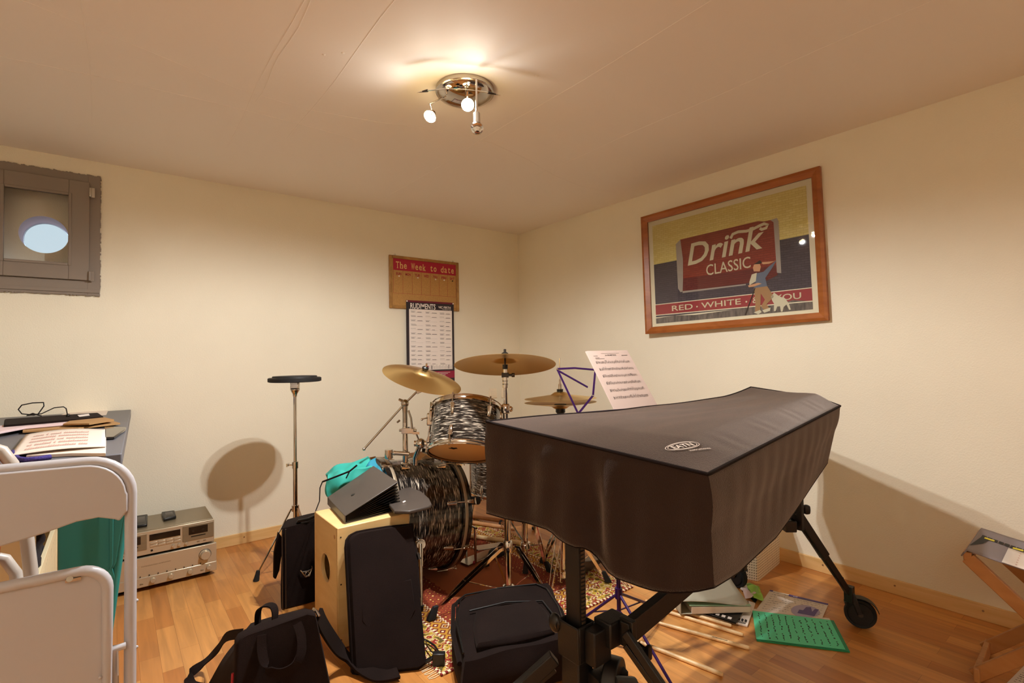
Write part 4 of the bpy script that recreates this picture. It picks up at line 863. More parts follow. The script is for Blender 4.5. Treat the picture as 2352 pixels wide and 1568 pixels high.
# oval maker's mark on the top
lo = Z(1526, 1017, .943); lr = Z(1600, 1009, .943); lu = Z(1570, 1004, .943); ld = Z(1572, 1026, .943)
zc_ = .94
def cloth_z(x, y):
    s, t = .35, .6
    for _ in range(8):
        p = topp(s, t); ds = (topp(s+.001, t)-p)/.001; dt = (topp(s, t+.001)-p)/.001; dx, dy = x-p.x, y-p.y; det = ds.x*dt.y-ds.y*dt.x
        s += (dx*dt.y-dy*dt.x)/det; t += (ds.x*dy-ds.y*dx)/det; s = min(1, max(0, s)); t = min(1, max(0, t))
    return topp(s, t).z
for _ in range(6): q_ = Z(1563, 1015, zc_); zc_ = cloth_z(q_.x, q_.y)
lo, lr, lu, ld = Z(1526, 1017, zc_), Z(1600, 1009, zc_), Z(1570, 1004, zc_), Z(1572, 1026, zc_)
ctr = (lo+lr+lu+ld)/4; Ux = (lr-lo)*.5; a1 = Ux.length; Ux.normalize(); Uy = Vector((-Ux.y, Ux.x, 0)); a2 = .017
def onc(u, v_):
    p = ctr+Ux*u+Uy*v_
    # nearest height of the cloth above that point
    best = min(((topp(i/40, j/20)) for i in range(12, 34) for j in range(10, 20)), key=lambda q_: (q_.x-p.x)**2+(q_.y-p.y)**2)
    return Vector((p.x, p.y, best.z+.0045))
z_l = onc(0, 0).z
def drape(o):     # let flat print follow the cloth
    for v_ in o.data.vertices:
        w2 = v_.co+Vector(ct['_o']); s, t = .35, .6
        for _ in range(8):
            p = topp(s, t); ds = (topp(s+.001, t)-p)/.001; dt = (topp(s, t+.001)-p)/.001; dx, dy = w2.x-p.x, w2.y-p.y; det = ds.x*dt.y-ds.y*dt.x
            s += (dx*dt.y-dy*dt.x)/det; t += (ds.x*dy-ds.y*dx)/det; s = min(1, max(0, s)); t = min(1, max(0, t))
        v_.co.z = topp(s, t).z+.004-ct['_o'][2]
lg_ = MB()
for k_ in (1, .86):
    lg_.torus((0, 0, 0), (0, 0, 1), 1, .001, 8, 4) if False else None
    lg_.tube([Vector((ctr.x, ctr.y, z_l))+Ux*(a1*k_*math.cos(t_))+Uy*(a2*k_*math.sin(t_)) for t_ in [i*math.pi/24 for i in range(48)]], .0009, 6, True)
drape(lg_.build('logo_oval', 'paper', ct))
drape(text('EATN', Vector((ctr.x, ctr.y, z_l))-Ux*a1*.62-Uy*.0085, Ux, Uy, a1*1.24, .017, 'paper', 'logo_lettering', ct, (0, 0, 1), bold=.02))
drape(text('instruments', Vector((ctr.x, ctr.y, z_l))-Ux*a1*.1-Uy*.030, Ux, Uy, a1*1.3, .007, 'paper', 'logo_lettering', ct, (0, 0, 1), bold=.01))

# the stand
st = thing('wheeled_instrument_stand', 'black height adjustable stand on castors under the cloth covered instrument', 'stand', (-1.25, -2.6, 0))
cp = Vector((-1.919, -2.576, 0))
MB().box(cp.x-.012, cp.x+.012, cp.y-.024, cp.y+.024, .33, .875).build('column', 'blackmat', st, bevel=.002)
rk = MB()
for i in range(26): rk.box(cp.x-.006, cp.x+.006, cp.y-.0265, cp.y-.024, .43+i*.0095, .4355+i*.0095)
rk.build('notched_rack', 'rack', st, smooth=0)
# sleeve round the column, open at the top
sl = MB(); s0 = .459
for a in ((-.032, -.026, -.036, .036), (.026, .032, -.036, .036), (-.026, .026, -.036, -.030), (-.026, .026, .030, .036)): sl.box(cp.x+a[0], cp.x+a[1], cp.y+a[2], cp.y+a[3], .372, s0)
sl.build('sleeve', 'blackmat', st, bevel=.003)
MB().box(cp.x-.026, cp.x+.026, cp.y-.03, cp.y+.03, .18, .372).build('lower_housing', 'blackmat', st, bevel=.004)
MB().ball((cp.x-.03, cp.y+.045, .444), .02, 14, (.7, 1, 1.2)).cyl((cp.x-.03, cp.y+.03, .444), (cp.x-.03, cp.y+.05, .444), .012, n=12).build('clamp_knob', 'black', st)
br_ = MB().box(cp.x+.03, cp.x+.10, cp.y-.085, cp.y-.03, .408, .469).box(cp.x-.01, cp.x+.05, cp.y-.07, cp.y-.036, .372, .455)
br_.build('beam_bracket', 'blackmat', st, bevel=.004)
b0, b1 = Vector((cp.x+.06, cp.y-.105, .446)), D(1822, 1138, 1.98)
MB().bar(b0, b1, .055, .024, (0, 0, 1)).build('long_beam', 'blackmat', st, bevel=.002)
MB().obox(b0+Vector((.01, 0, 0)), (.008, .0, 0), (0, .02, 0), (0, 0, .034)).build('beam_cap', 'black', st, bevel=.002)
# front hinge casting: disc, lever and sticker
hcx = Vector((cp.x+.055, cp.y-.075, .318))
MB().cyl(hcx+Vector((-.01, .02, 0)), hcx+Vector((.005, -.012, 0)), .058, n=36).build('hinge_disc', 'black', st, bevel=.004)
MB().soft([hcx+Vector(v_) for v_ in ((-.07, .01, -.16), (.01, -.02, -.16), (.03, .03, -.16), (-.05, .05, -.16), (-.06, .0, .03), (.03, -.02, .03), (.04, .03, .03), (-.05, .05, .03))], 10, .15).build('hinge_casting', 'blackmat', st)
MB().cyl(hcx+Vector((-.035, -.025, .03)), hcx+Vector((.03, -.03, .0)), .013, .016, 16).build('locking_lever', 'black', st)
for dx, dz in ((.032, -.002), (.012, -.052)):
    MB().cyl(hcx+Vector((dx, -.02, dz)), hcx+Vector((dx, -.038, dz)), .010, n=18).cyl(hcx+Vector((dx, -.038, dz)), hcx+Vector((dx, -.042, dz)), .005, n=6).build('bolt', 'darkmetal', st)
MB().cyl(hcx+Vector((-.058, -.012, -.005)), hcx+Vector((-.060, -.0145, -.005)), .020, n=28).build('oval_sticker', 'yellowsticker', st)
MB().cyl(hcx+Vector((.045, -.02, -.11)), hcx+Vector((.075, -.03, -.12)), .008, n=10).soft([hcx+Vector((.07+a*.006, -.03+b*.01, -.12+c_*.018)) for a, b, c_ in ((-1, -1, -1), (1, -1, -1), (1, 1, -1), (-1, 1, -1), (-1, -1, 1), (1, -1, 1), (1, 1, 1), (-1, 1, 1))], 6, .5).build('wing_bolt', 'black', st)
MB().cyl(b0+Vector((.03, -.012, -.03)), b0+Vector((.03, -.04, -.035)), .007, n=10).soft([b0+Vector((.03+a*.008, -.045+b*.005, -.035+c_*.018)) for a, b, c_ in ((-1, -1, -1), (1, -1, -1), (1, 1, -1), (-1, 1, -1), (-1, -1, 1), (1, -1, 1), (1, 1, 1), (-1, 1, 1))], 6, .5).build('wing_bolt', 'black', st)
def caster(par, c_, out, r=.056):
    out = Vector(out).normalized(); sd = Vector((-out.y, out.x, 0))
    w_ = MB().lathe([(.008, -.013), (r*.75, -.014), (r*.8, -.009), (r*.97, -.012), (r, -.006), (r, .006), (r*.97, .012), (r*.8, .009), (r*.75, .014), (.008, .013)], c_, sd, 36).build('caster_wheel', 'rubber', par)
    MB().cyl(c_-sd*.02, c_+sd*.02, .009, n=14).build('axle_cap', 'darkmetal', w_)
    fd = MB(); pts = [c_+out*(math.cos(a)*(r+.008))+Vector((0, 0, 1))*(math.sin(a)*(r+.008)) for a in [math.radians(x) for x in range(15, 150, 12)]]
    fd.ribbon(pts, .034, .003, sd).build('fender', 'black', par)
    return c_
def leg(par, a, b, out, wd=.034, th=.026):
    a, b = Vector(a), Vector(b); m_ = lerp(a, b, .52)
    l = MB().bar(a, m_, wd, th, (0, 0, 1)).build('leg', 'blackmat', par, bevel=.003)
    MB().bar(lerp(a, b, .45), b, .024, .018, (0, 0, 1)).build('inner_leg', 'black', l, bevel=.002)
    MB().bar(a-Vector((0, 0, .03)), lerp(a, b, .86)-Vector((0, 0, .01)), .014, .01, (0, 0, 1)).build('brace', 'black', l, bevel=.001)
    MB().obox(lerp(a, b, .96), Vector((.014, 0, 0)), Vector((0, .016, 0)), Vector((0, 0, .032))).cyl(lerp(a, b, .9), lerp(a, b, .9)+Vector((.015, .02, .035)), .007, n=10).build('foot_joint', 'black', l, bevel=.003)
    c_ = b+Vector(out).normalized()*.028; c_.z = .056
    caster(par, c_, out)
    MB().bar(b+Vector((0, 0, .02)), c_+Vector(out).normalized()*0+Vector((0, 0, .0)), .02, .04, (0, 0, 1)).build('fork', 'black', par, bevel=.003)
wc = Vector((-.441, -2.722, .056)); hub_ = D(1826, 1172, 2.0)
leg(st, hub_, Vector((wc.x-.02, wc.y+.028, .115)), (.4, -.9, 0))
MB().cyl(hub_, hub_+RIGHT*.035+UP*.006, .006, n=10).soft([hub_+RIGHT*(.045+a*.012)+UP*(.004+c_*.018)+FWD*(b*.012) for a, b, c_ in ((-1, -1, -1), (1, -1, -1), (1, 1, -1), (-1, 1, -1), (-1, -1, 1), (1, -1, 1), (1, 1, 1), (-1, 1, 1))], 6, .6).build('knob', 'black', st)
MB().obox(D(1812, 1206, 1.98), RIGHT*.022, UP*.022, FWD*.02).build('beam_socket', 'black', st, bevel=.004)
MB().box(-.722, -.698, -2.62, -2.575, .42, .875).build('column', 'blackmat', st, bevel=.002)
leg(st, Vector((-.71, -2.55, .46)), Vector((-.49, -2.245, .115)), (.3, .95, 0))
leg(st, Vector((cp.x-.03, cp.y+.05, .355)), Vector((-2.20, -2.36, .115)), (-.6, .8, 0))
leg(st, D(1436, 1452, 1.21), Vector((-1.80, -3.02, .115)), (.2, -.95, 0), .022, .014)
# top rails that carry the cloth
MB().bar((-1.95, -2.31, .885), (-.46, -2.33, .885), .03, .02, (0, 0, 1)).build('top_rail', 'pine', st); MB().bar((-1.88, -2.88, .855), (-.66, -2.69, .862), .03, .02, (0, 0, 1)).build('top_rail', 'pine', st)
MB().bar((-1.90, -2.87, .862), (-1.945, -2.33, .885), .03, .02, (0, 0, 1)).build('end_rail', 'pine', st); MB().bar((-.66, -2.69, .875), (-.50, -2.33, .885), .03, .02, (0, 0, 1)).build('end_rail', 'pine', st)

# ================================================================== PURPLE MUSIC STAND WITH SHEETS
ms = thing('music_stand', 'purple folding wire music stand holding sheet music behind the covered instrument', 'music stand', (-1.3, -2.18, 0))
hubm = D(1421, 1362, 1.92); T0 = Z(1328, 950, .9); T1 = Z(1515, 932, .9); tU = (T1-T0).normalized(); tN = Vector((-tU.y, tU.x, 0)); 
if tN.dot(FWD) < 0: tN = -tN
tW = (Vector((0, 0, 1))+tN*.75).normalized(); mid = T0.lerp(T1, .5)
def tp(x, y): # picture point projected on the desk plane of the stand
    n = tU.cross(tW); r = ray(x, y); return CAM+r*((T0-CAM).dot(n)/r.dot(n))
MB().tube([Vector((hubm.x, hubm.y, .14)), Vector((hubm.x, hubm.y, .52))], .008, 12).build('lower_tube', 'purple', ms)
MB().tube([Vector((hubm.x, hubm.y, .52)), Vector((mid.x, mid.y, .87))], .006, 12).build('upper_tube', 'purple', ms)
MB().cyl((hubm.x, hubm.y, .50), (hubm.x, hubm.y, .54), .012, n=14).build('height_knob', 'black', ms)
def arm(*pp_):
    for a, b in zip(pp_, pp_[1:]): MB().bar(tp(*a), tp(*b), .008, .0025, tU).build('desk_arm', 'purple', ms)
arm((1280, 847), (1320, 845), (1366, 849)); arm((1280, 848), (1328, 950)); arm((1284, 852), (1350, 889)); arm((1367, 853), (1362, 908)); arm((1362, 908), (1328, 950)); arm((1449, 843), (1484, 912), (1497, 931)); arm((1366, 850), (1449, 843))
rv = MB()
for p_ in ((1280, 848), (1362, 909), (1328, 950), (1449, 843)): rv.ball(tp(*p_), .004, 8)
for a_i, p_ in enumerate(((1280, 848), (1362, 909), (1328, 950), (1449, 843))): MB().ball(tp(*p_), .0045, 8).build('rivet', 'chrome', ms)
tr = MB().bar(T0, tp(1437, 941), .012, .003, tN).bar(T0-tN*.012, tp(1437, 941)-tN*.012, .004, .014, tN); tr.build('tray_bar', 'purple', ms)
MB().bar(tp(1433, 943), T1, .012, .003, tN).bar(tp(1433, 943)-tN*.012, T1-tN*.012, .004, .014, tN).build('tray_bar', 'purple', ms)
hb = Vector((hubm.x, hubm.y, .215))
MB().cyl(hb-Vector((0, 0, .02)), hb+Vector((0, 0, .02)), .014, n=16).build('leg_hub', 'purple', ms)
MB().cyl((hubm.x, hubm.y, .27), (hubm.x, hubm.y, .305), .013, n=14).build('leg_collar', 'black', ms)
for f in (Vector((-1.40, -2.52, .008)), Z(1532, 1402, .008), Vector((-1.63, -1.99, .16)) if False else Vector((-1.42, -1.99, .008))):
    l = MB().tube([hb, f], .0055, 8).build('leg', 'purple', ms)
    MB().tube([lerp(hb, f, .96), f-Vector((0, 0, .003))], .009, 10).build('foot_cap', 'black', l)
    MB().tube([Vector((hubm.x, hubm.y, .15)), lerp(hb, f, .45)], .003, 6).build('brace', 'purple', l)
def page(name, label, cat, O, U_, W_h, w_, h_, group=None, lines=6, title=None, seed=1, m='paper', ink='ink', thick=.0008, notes=True, margin=.09, subtitle=True):
    """flat printed sheet: O lower left corner, U_ along its foot, W_h up the page"""
    O, U_, W_h = Vector(O), Vector(U_).normalized(), Vector(W_h).normalized(); N_ = U_.cross(W_h)
    if N_.dot(CAM-O) < 0: N_ = -N_
    t = thing(name, label, cat, O, group)
    P_ = lambda u, v_, n_=0: O+U_*(u*w_)+W_h*(v_*h_)+N_*n_
    MB().hexa([P_(0, 0), P_(1, 0), P_(1, 1), P_(0, 1), P_(0, 0, thick), P_(1, 0, thick), P_(1, 1, thick), P_(0, 1, thick)]).build('sheet', m, t, smooth=0)
    rr = random.Random(seed); pr = MB()
    def rect(u0, u1, v0, v1): pr.face([P_(u0, v0, thick+.0004), P_(u1, v0, thick+.0004), P_(u1, v1, thick+.0004), P_(u0, v1, thick+.0004)])
    top = .84 if title else .93
    for i in range(lines):
        vc = lerp(top-.03, .09, (i+.2)/lines); sh = .0075
        if notes:
            for k in range(5): rect(margin, 1-margin, vc+(k-2)*sh-.0007, vc+(k-2)*sh+.0007)
            u = margin+.02
            rect(margin, margin+.012, vc-.02, vc+.022)
            while u < 1-margin-.02:
                y_ = vc+rr.uniform(-.014, .014); rect(u, u+.012, y_-.004, y_+.004); rect(u+.009, u+.0115, y_, y_+.024*rr.choice((1, 1, -.9)))
                if rr.random() < .4: rect(u, u+.03, y_+.02, y_+.0235)
                u += rr.uniform(.018, .04)
        else:
            u = margin
            while u < 1-margin:
                w3 = rr.uniform(.02, .09); rect(u, min(u+w3, 1-margin), vc-.006, vc+.006); u += w3+rr.uniform(.008, .03)
    if title and subtitle:
        rect(.3, .75, .945, .948); rect(.1, .2, .90, .905); rect(.78, .93, .90, .908); rect(.12, .22, .866, .872); rect(.12, .33, .85, .855)
    p = pr.build('printed_notes', ink, t, smooth=0)
    if title: text(title, P_(.38, .905), U_, W_h, .27*w_, .018*h_, ink, 'title_lettering', t, N_, bold=.03, off=thick+.0006)
    return t
nrm = tU.cross(tW); nrm = nrm if nrm.dot(CAM-T0) > 0 else -nrm
s0_ = tp(1412, 944); s1_ = tp(1514, 933); sU = (s1_-s0_).normalized(); sW = (tp(1345, 808)-s0_).normalized()
sh_ = (tp(1345, 808)-s0_).length
page('sheet_music', 'front sheet of music titled LA GEOMETRICA on the purple music stand', 'sheet music', s0_+nrm*.006, sU, sW, .24, sh_, 'sheets on the music stand', 6, 'LA GEOMETRICA', 5, m='sheetpaper')
page('sheet_music', 'white sheet tucked behind the front music page, only its left edge showing', 'sheet music', s0_+nrm*.0035-sU*.006+sW*.004, sU, sW, .24, sh_*.985, 'sheets on the music stand', 2, None, 6, m='sheetpaper')

# ================================================================== CAJON, BAGS AND CASES ON THE LEFT OF THE KIT
cj = thing('cajon', 'honey birch wooden box drum with round side hole in front of the bass drum', 'cajon', (-2.0, -1.375, 0))
CX0, CX1, CY0, CY1, CZ = -2.151, -1.848, -1.524, -1.236, .466
cb_ = MB(); n = 40; cyh, czh, rh_ = -1.385, .275, .055
# left side with the sound hole
inner = [(cyh+rh_*math.cos(2*math.pi*i/n), czh+rh_*math.sin(2*math.pi*i/n)) for i in range(n)]; outer = []
for i in range(n):
    a = 2*math.pi*i/n; ca, sa = math.cos(a), math.sin(a)
    tt = min(((CY1-.008 if ca > 0 else CY0+.008)-cyh)/ca if abs(ca) > 1e-6 else 9, ((CZ-.008 if sa > 0 else .014)-czh)/sa if abs(sa) > 1e-6 else 9); outer.append((cyh+tt*ca, czh+tt*sa))
Ri = [cb_.v((CX0, y, z)) for y, z in inner]; Ro = [cb_.v((CX0, y, z)) for y, z in outer]; Rb = [cb_.v((CX0+.012, y, z)) for y, z in inner]
cb_.bridge(Ro, Ri); cb_.bridge(Ri, Rb)
cb_.box(CX0+.0005, CX1, CY0+.006, CY1, CZ-.012, CZ).box(CX0+.0005, CX1, CY0+.006, CY1, .006, .018).box(CX1-.012, CX1, CY0+.006, CY1, .018, CZ-.012).box(CX0+.0005, CX1-.012, CY1-.006, CY1, .018, CZ-.012)
cb_.box(CX0, CX0+.008, CY0+.006, CY0+.014, .006, CZ).box(CX0, CX0+.008, CY1-.008, CY1, .006, CZ).box(CX0, CX0+.006, CY0, CY1, CZ-.008, CZ).box(CX0, CX0+.006, CY0, CY1, .006, .014)
cb_.build('body', 'birch', cj, bevel=.003)
MB().box(CX0, CX1, CY0, CY0+.005, .006, CZ).build('front_plate', 'birch', cj, bevel=.002)
MB().lathe([(rh_, 0), (rh_+.002, .0), (rh_+.002, -.002), (rh_, -.002), (rh_, 0)], (CX0, cyh, czh), (1, 0, 0), 40).build('hole_rim', 'stick', cj)
for x in (CX0+.03, CX1-.03):
    for y in (CY0+.04, CY1-.03): MB().cyl((x, y, 0), (x, y, .007), .012, n=14).build('rubber_foot', 'rubber', cj)
for z in (.04, .25, .43): MB().cyl((CX0+.012, CY0+.001, z), (CX0+.012, CY0-.0008, z), .003, n=10).build('screw', 'steel', cj)
MB().poly([(CX0-.0004, CY0+.035+.008*math.cos(a), .425+.008*math.sin(a)) for a in [i*math.pi/6 for i in range(12)]], (.0003, 0, 0)).build('side_mark', 'sticktan', cj)

# padded bag leaning against the cajon's front
lb = thing('padded_keyboard_bag', 'tall flat black padded bag leaning against the front of the wooden box drum', 'bag', (-2.0, -1.65, 0))
tl_ = Y(791, 1222, -1.545); tr_ = Y(944, 1207, -1.545); bl = Z(806, 1542, .004); brr = Z(972, 1530, .004); off = Vector((0, .035, .01))
bl.y = -1.70; brr = Z(974, 1530, .004); bl = Z(808, 1545, .004)
def leaf(n0, n1, th_, c8n=16, rr_=.3): return [bl+Vector((0, 0, 0)), brr, brr+Vector((0, th_, 0)), bl+Vector((0, th_, 0)), tl_, tr_, tr_+Vector((0, .018, 0)), tl_+Vector((0, .018, 0))]
bd_ = MB(); c8 = leaf(0, 0, .06)
# outline with a rounded top-left shoulder, extruded
Hu = (tr_-tl_); Hv = (bl-tl_)
def lp(u, v_, o_=0): return tl_.lerp(tr_, u).lerp(bl.lerp(brr, u), v_)+Vector((0, -o_, o_*.3))
rim = [(0, 1), (0, .5), (0, .12), (.02, .06), (.07, .025), (.15, .008), (.3, .0), (.6, -.01), (1, -.015), (1.0, .3), (1.0, .7), (1.0, .98), (.9, 1.005), (.5, 1.01), (.1, 1.01)]
fr0 = [bd_.v(lp(u, v_, .010)) for u, v_ in rim]; fr1 = [bd_.v(lp(lerp(.5, u, .94), lerp(.5, v_, .97), .028)) for u, v_ in rim]; bk = [bd_.v(lp(u, v_, -.012)) for u, v_ in rim]
bd_.bridge(fr0, fr1); bd_.bridge(bk, fr0); bd_.f(fr1); bd_.f(bk[::-1])
bd_.build('padded_body', 'nylon', lb, smooth=50)
MB().tube([lp(u, v_, .012) for u, v_ in rim], .004, 8, True).build('edge_binding', 'nylon', lb)
pk = MB(); po = [(.12, .42), (.88, .40), (.9, .62), (.82, .69), (.2, .72), (.12, .66)]
A = [pk.v(lp(u, v_, .027)) for u, v_ in po]; B = [pk.v(lp(lerp(.5, u, .95), lerp(.55, v_, .93), .036)) for u, v_ in po]; pk.bridge(A, B); pk.f(B); pk.build('flap_pocket', 'nylon', lb, smooth=50)
MB().tube([lp(1.0, .03, .0), lp(1.03, .2, .01), lp(1.02, .4, .01), lp(1.03, .55, .0)], .005, 8).build('side_strap', 'nylon', lb)
MB().cyl(lp(1.03, .22, .02), lp(1.05, .27, .02), .006, n=10).build('strap_buckle', 'darkmetal', lb)

# black upright case behind the cajon
cs = thing('drum_case', 'black upright padded case with curved top handle between practice pad stand and box drum', 'case', (-2.13, -.93, 0))
c8 = [(-2.245, -1.05, 0), (-2.02, -1.06, 0), (-1.98, -.90, 0), (-2.175, -.89, 0), (-2.242, -1.045, .368), (-2.02, -1.055, .375), (-1.99, -.90, .368), (-2.175, -.89, .360)]
MB().soft(c8, 14, .12, .004, 5).build('case_shell', 'nylon', cs)
hA, hB = Vector((-2.16, -1.03, .368)), Vector((-2.075, -.99, .372))
MB().tube([hA, hA+Vector((0, -.01, .012)), lerp(hA, hB, .3)+Vector((.01, -.035, .014)), lerp(hA, hB, .75)+Vector((.025, -.035, .018)), hB+Vector((.01, 0, .014)), hB], .011, 10, flat=.6).build('handle', 'black', cs)
for x in (-2.236, -2.222): MB().tube([(x, -1.058, .01), (x, -1.060, .2), (x, -1.056, .36)], .003, 6).build('zip', 'darkmetal', cs)
rg_ = D(705, 1311, 2.36); rg_ = Y(705, 1311, -1.062)
MB().tube([rg_+Vector(v_) for v_ in ((-.028, 0, .012), (-.022, -.004, .003), (0, -.006, 0), (.022, -.004, .006), (.022, 0, .018))], .003, 8).tube([rg_+Vector(v_) for v_ in ((-.022, -.004, .003), (-.008, -.008, -.022), (.008, -.008, -.022), (.020, -.004, .006))], .003, 8).torus(rg_+Vector((0, -.006, -.010)), (0, 1, 0), .009, .002, 18, 6).build('triangle_ring', 'steel', cs)
MB().poly([Y(640, 1222, -.99), Y(630, 1270, -.99), Y(629, 1328, -.99), Y(634, 1330, -.99), Y(642, 1310, -.99), Y(652, 1240, -.99)], (0, .02, 0)).build('side_flap', 'nylon', cs, bevel=.003)

# shoulder bag at the bottom of the picture
sb = thing('shoulder_bag', 'black nylon shoulder bag with looped handle and red zip edge at the front', 'bag', (-2.45, -1.75, 0))
fTL, fTR = Z(541, 1462, .30), Z(722, 1402, .31); fBL, fBR = Z(530, 1700, .0), Z(772, 1640, .0)
kBL, kBR = Z(462, 1575, .0), Z(720, 1470, .0); kTL, kTR = Z(572, 1428, .26), Z(705, 1392, .27)
MB().soft([fBL, fBR, kBR, kBL, fTL-Vector((0, 0, .012)), fTR-Vector((0, 0, .012)), kTR, kTL], 18, .18, .012, 5).build('bag_body', 'nylon', sb)
fn = (fTR-fTL).cross(fBL-fTL).normalized(); fn = fn if fn.dot(CAM-fTL) > 0 else -fn
def fp(u, v_, n_=.012): return fTL.lerp(fTR, u).lerp(fBL.lerp(fBR, u), v_)+fn*n_
fl = MB(); o_ = [(0, .06), (.04, .01), (.12, -.01), (.5, -.015), (.9, -.02), (1, .02), (1.0, 1), (0, 1)]
A = [fl.v(fp(u, v_, -.02)) for u, v_ in o_]; B = [fl.v(fp(u, v_, .012)) for u, v_ in o_]; Cc = [fl.v(fp(lerp(.5, u, .97), lerp(.5, v_, .985), .018)) for u, v_ in o_]; fl.bridge(A, B); fl.bridge(B, Cc); fl.f(Cc)
fl.build('front_panel', 'nylon', sb, smooth=50)
MB().tube([fp(-.012, v_, .0) for v_ in (.35, .6, .8, 1.0)], .004, 8).build('red_zip_edge', 'redink', sb)
MB().ribbon([fp(.30, .03, .022), fp(.29, .12, .03), fp(.30, .24, .045), fp(.36, .34, .055), (fp(.48, .385, .055)), fp(.62, .36, .055), fp(.72, .27, .05), fp(.76, .14, .035), fp(.74, .03, .022)], .026, .005, [(fTR-fTL).normalized()]*2+[((fTR-fTL).normalized()+(fBL-fTL).normalized()*.6)]+[(fBL-fTL).normalized()]*3+[((fTR-fTL).normalized()-(fBL-fTL).normalized()*.6)]+[(fTR-fTL).normalized()]*2).build('front_handle', 'nylon', sb)
hz_ = lerp(kTL, kTR, .25)
MB().ribbon([Z(592, 1432, .28), Z(594, 1402, .32), Z(608, 1390, .34), Z(626, 1391, .34), Z(632, 1410, .32), Z(624, 1440, .285), Z(590, 1462, .27), Z(560, 1462, .25)], .024, .004, [FWD+RIGHT*.3]*8).build('top_handle', 'nylon', sb)
MB().ribbon([Z(556, 1455, .24), Z(520, 1462, .18), Z(500, 1490, .10), Z(470, 1520, .04), Z(436, 1548, .02), Z(440, 1568, .01), Z(475, 1578, .008)], .03, .004, [(.3, .3, 1)]*3+[(.5, .5, .5)]*2+[(0, 1, 0)]*2).build('left_strap', 'nylon', sb)
MB().ribbon([Z(732, 1412, .29), Z(745, 1440, .22), Z(775, 1485, .10), Z(805, 1515, .04), Z(850, 1545, .02), Z(885, 1552, .02), Z(915, 1545, .018)], .045, .010, [(.4, .4, .6)]*3+[(.2, 1, .2)]*4).build('padded_strap', 'nylon', sb)
MB().tube([Z(720, 1398, .30), Z(728, 1405, .30), Z(733, 1415, .29)], .005, 8).build('strap_hook', 'steel', sb)
MB().torus(Z(892, 1556, .015), (0, 0, 1), .011, .002, 18, 6).cyl(Z(880, 1562, .012), Z(905, 1552, .012), .0025, n=8).build('strap_buckle', 'steel', sb)
MB().obox(Z(505, 1566, .03), RIGHT*.010, UP*.003, FWD*.002).build('white_tag', 'whiteprint', sb)

# clamp with cable at the foot of the leaning bag
cg = thing('clip_clamp', 'small black clamp with chrome jaw on the rug edge beside the leaning padded bag', 'clamp', Z(990, 1510, 0))
MB().obox(Z(1008, 1512, .03), RIGHT*.022, UP*.022, FWD*.012).obox(Z(980, 1518, .02), RIGHT*.022+UP*.012, UP*.006, FWD*.01).build('clamp_body', 'black', cg, bevel=.003)
MB().tube([Z(978, 1478, .03), Z(990, 1495, .03), Z(1002, 1502, .03)], .003, 8).torus(Z(975, 1474, .03), (1, 1, .4), .008, .002, 16, 6).build('jaw', 'steel', cg)
MB().tube([Z(958, 1468, .01), Z(970, 1466, .025), Z(985, 1473, .02), Z(998, 1482, .02), Z(1010, 1500, .02)], .0035, 8).build('cable', 'black', cg)

# big soft case on the floor
gb_ = thing('gig_bag', 'large soft black case lying on the floor and rug below the covered instrument', 'bag', (-1.65, -1.95, 0))
gA, gB = Vector((-1.735, -1.655, .008)), Vector((-1.33, -1.815, .008)); gC, gD = gB+Vector((-.24, -.42, -.006)), gA+Vector((-.24, -.44, -.006)); up_ = Vector((0, 0, .135))
MB().soft([gD, gC, gB, gA, gD+up_+Vector((.02, .02, 0)), gC+up_+Vector((0, .02, 0)), gB+up_-Vector((.0, .01, .0)), gA+up_+Vector((.02, -.02, 0))], 22, .22, .016, 6).build('case_body', 'nylon', gb_)
def gp(u, v_, z): 
    p = gD.lerp(gC, u).lerp(gA.lerp(gB, u), v_); return Vector((p.x, p.y, z))
rimg = [(0.03, .1), (.0, .5), (.03, .88), (.12, .97), (.5, 1.0), (.88, .97), (.97, .85), (1.0, .5), (.97, .1)]
MB().tube([gp(u, v_, .118) for u, v_ in rimg], .008, 8).build('zip_edge', 'nylon', gb_)
MB().tube([gp(lerp(.5, u, .93), lerp(.5, v_, .93), .141) for u, v_ in rimg], .0035, 8).build('zip', 'black', gb_)
MB().soft([gp(u, v_, z) for z in (.13, .158) for u, v_ in ((.15, .12), (.85, .12), (.8, .62), (.2, .62))], 12, .3, .006, 8).build('front_pocket', 'nylon', gb_)
MB().tube([gp(.16, .64, .147), gp(.5, .66, .152), gp(.84, .60, .147), gp(.9, .3, .143)], .0035, 8).build('pocket_zip', 'black', gb_)
gl_ = Z(1184, 1434, .155)
MB().obox(gl_, RIGHT*.018+UP*.003, UP*.002, FWD*.004).build('maker_label', 'black', gb_)
text('III II', gl_-RIGHT*.016-UP*.001+Vector((0, 0, .003)), RIGHT, UP+FWD, .03, .004, 'paper', 'label_lettering', gb_, -FWD, bold=.02)

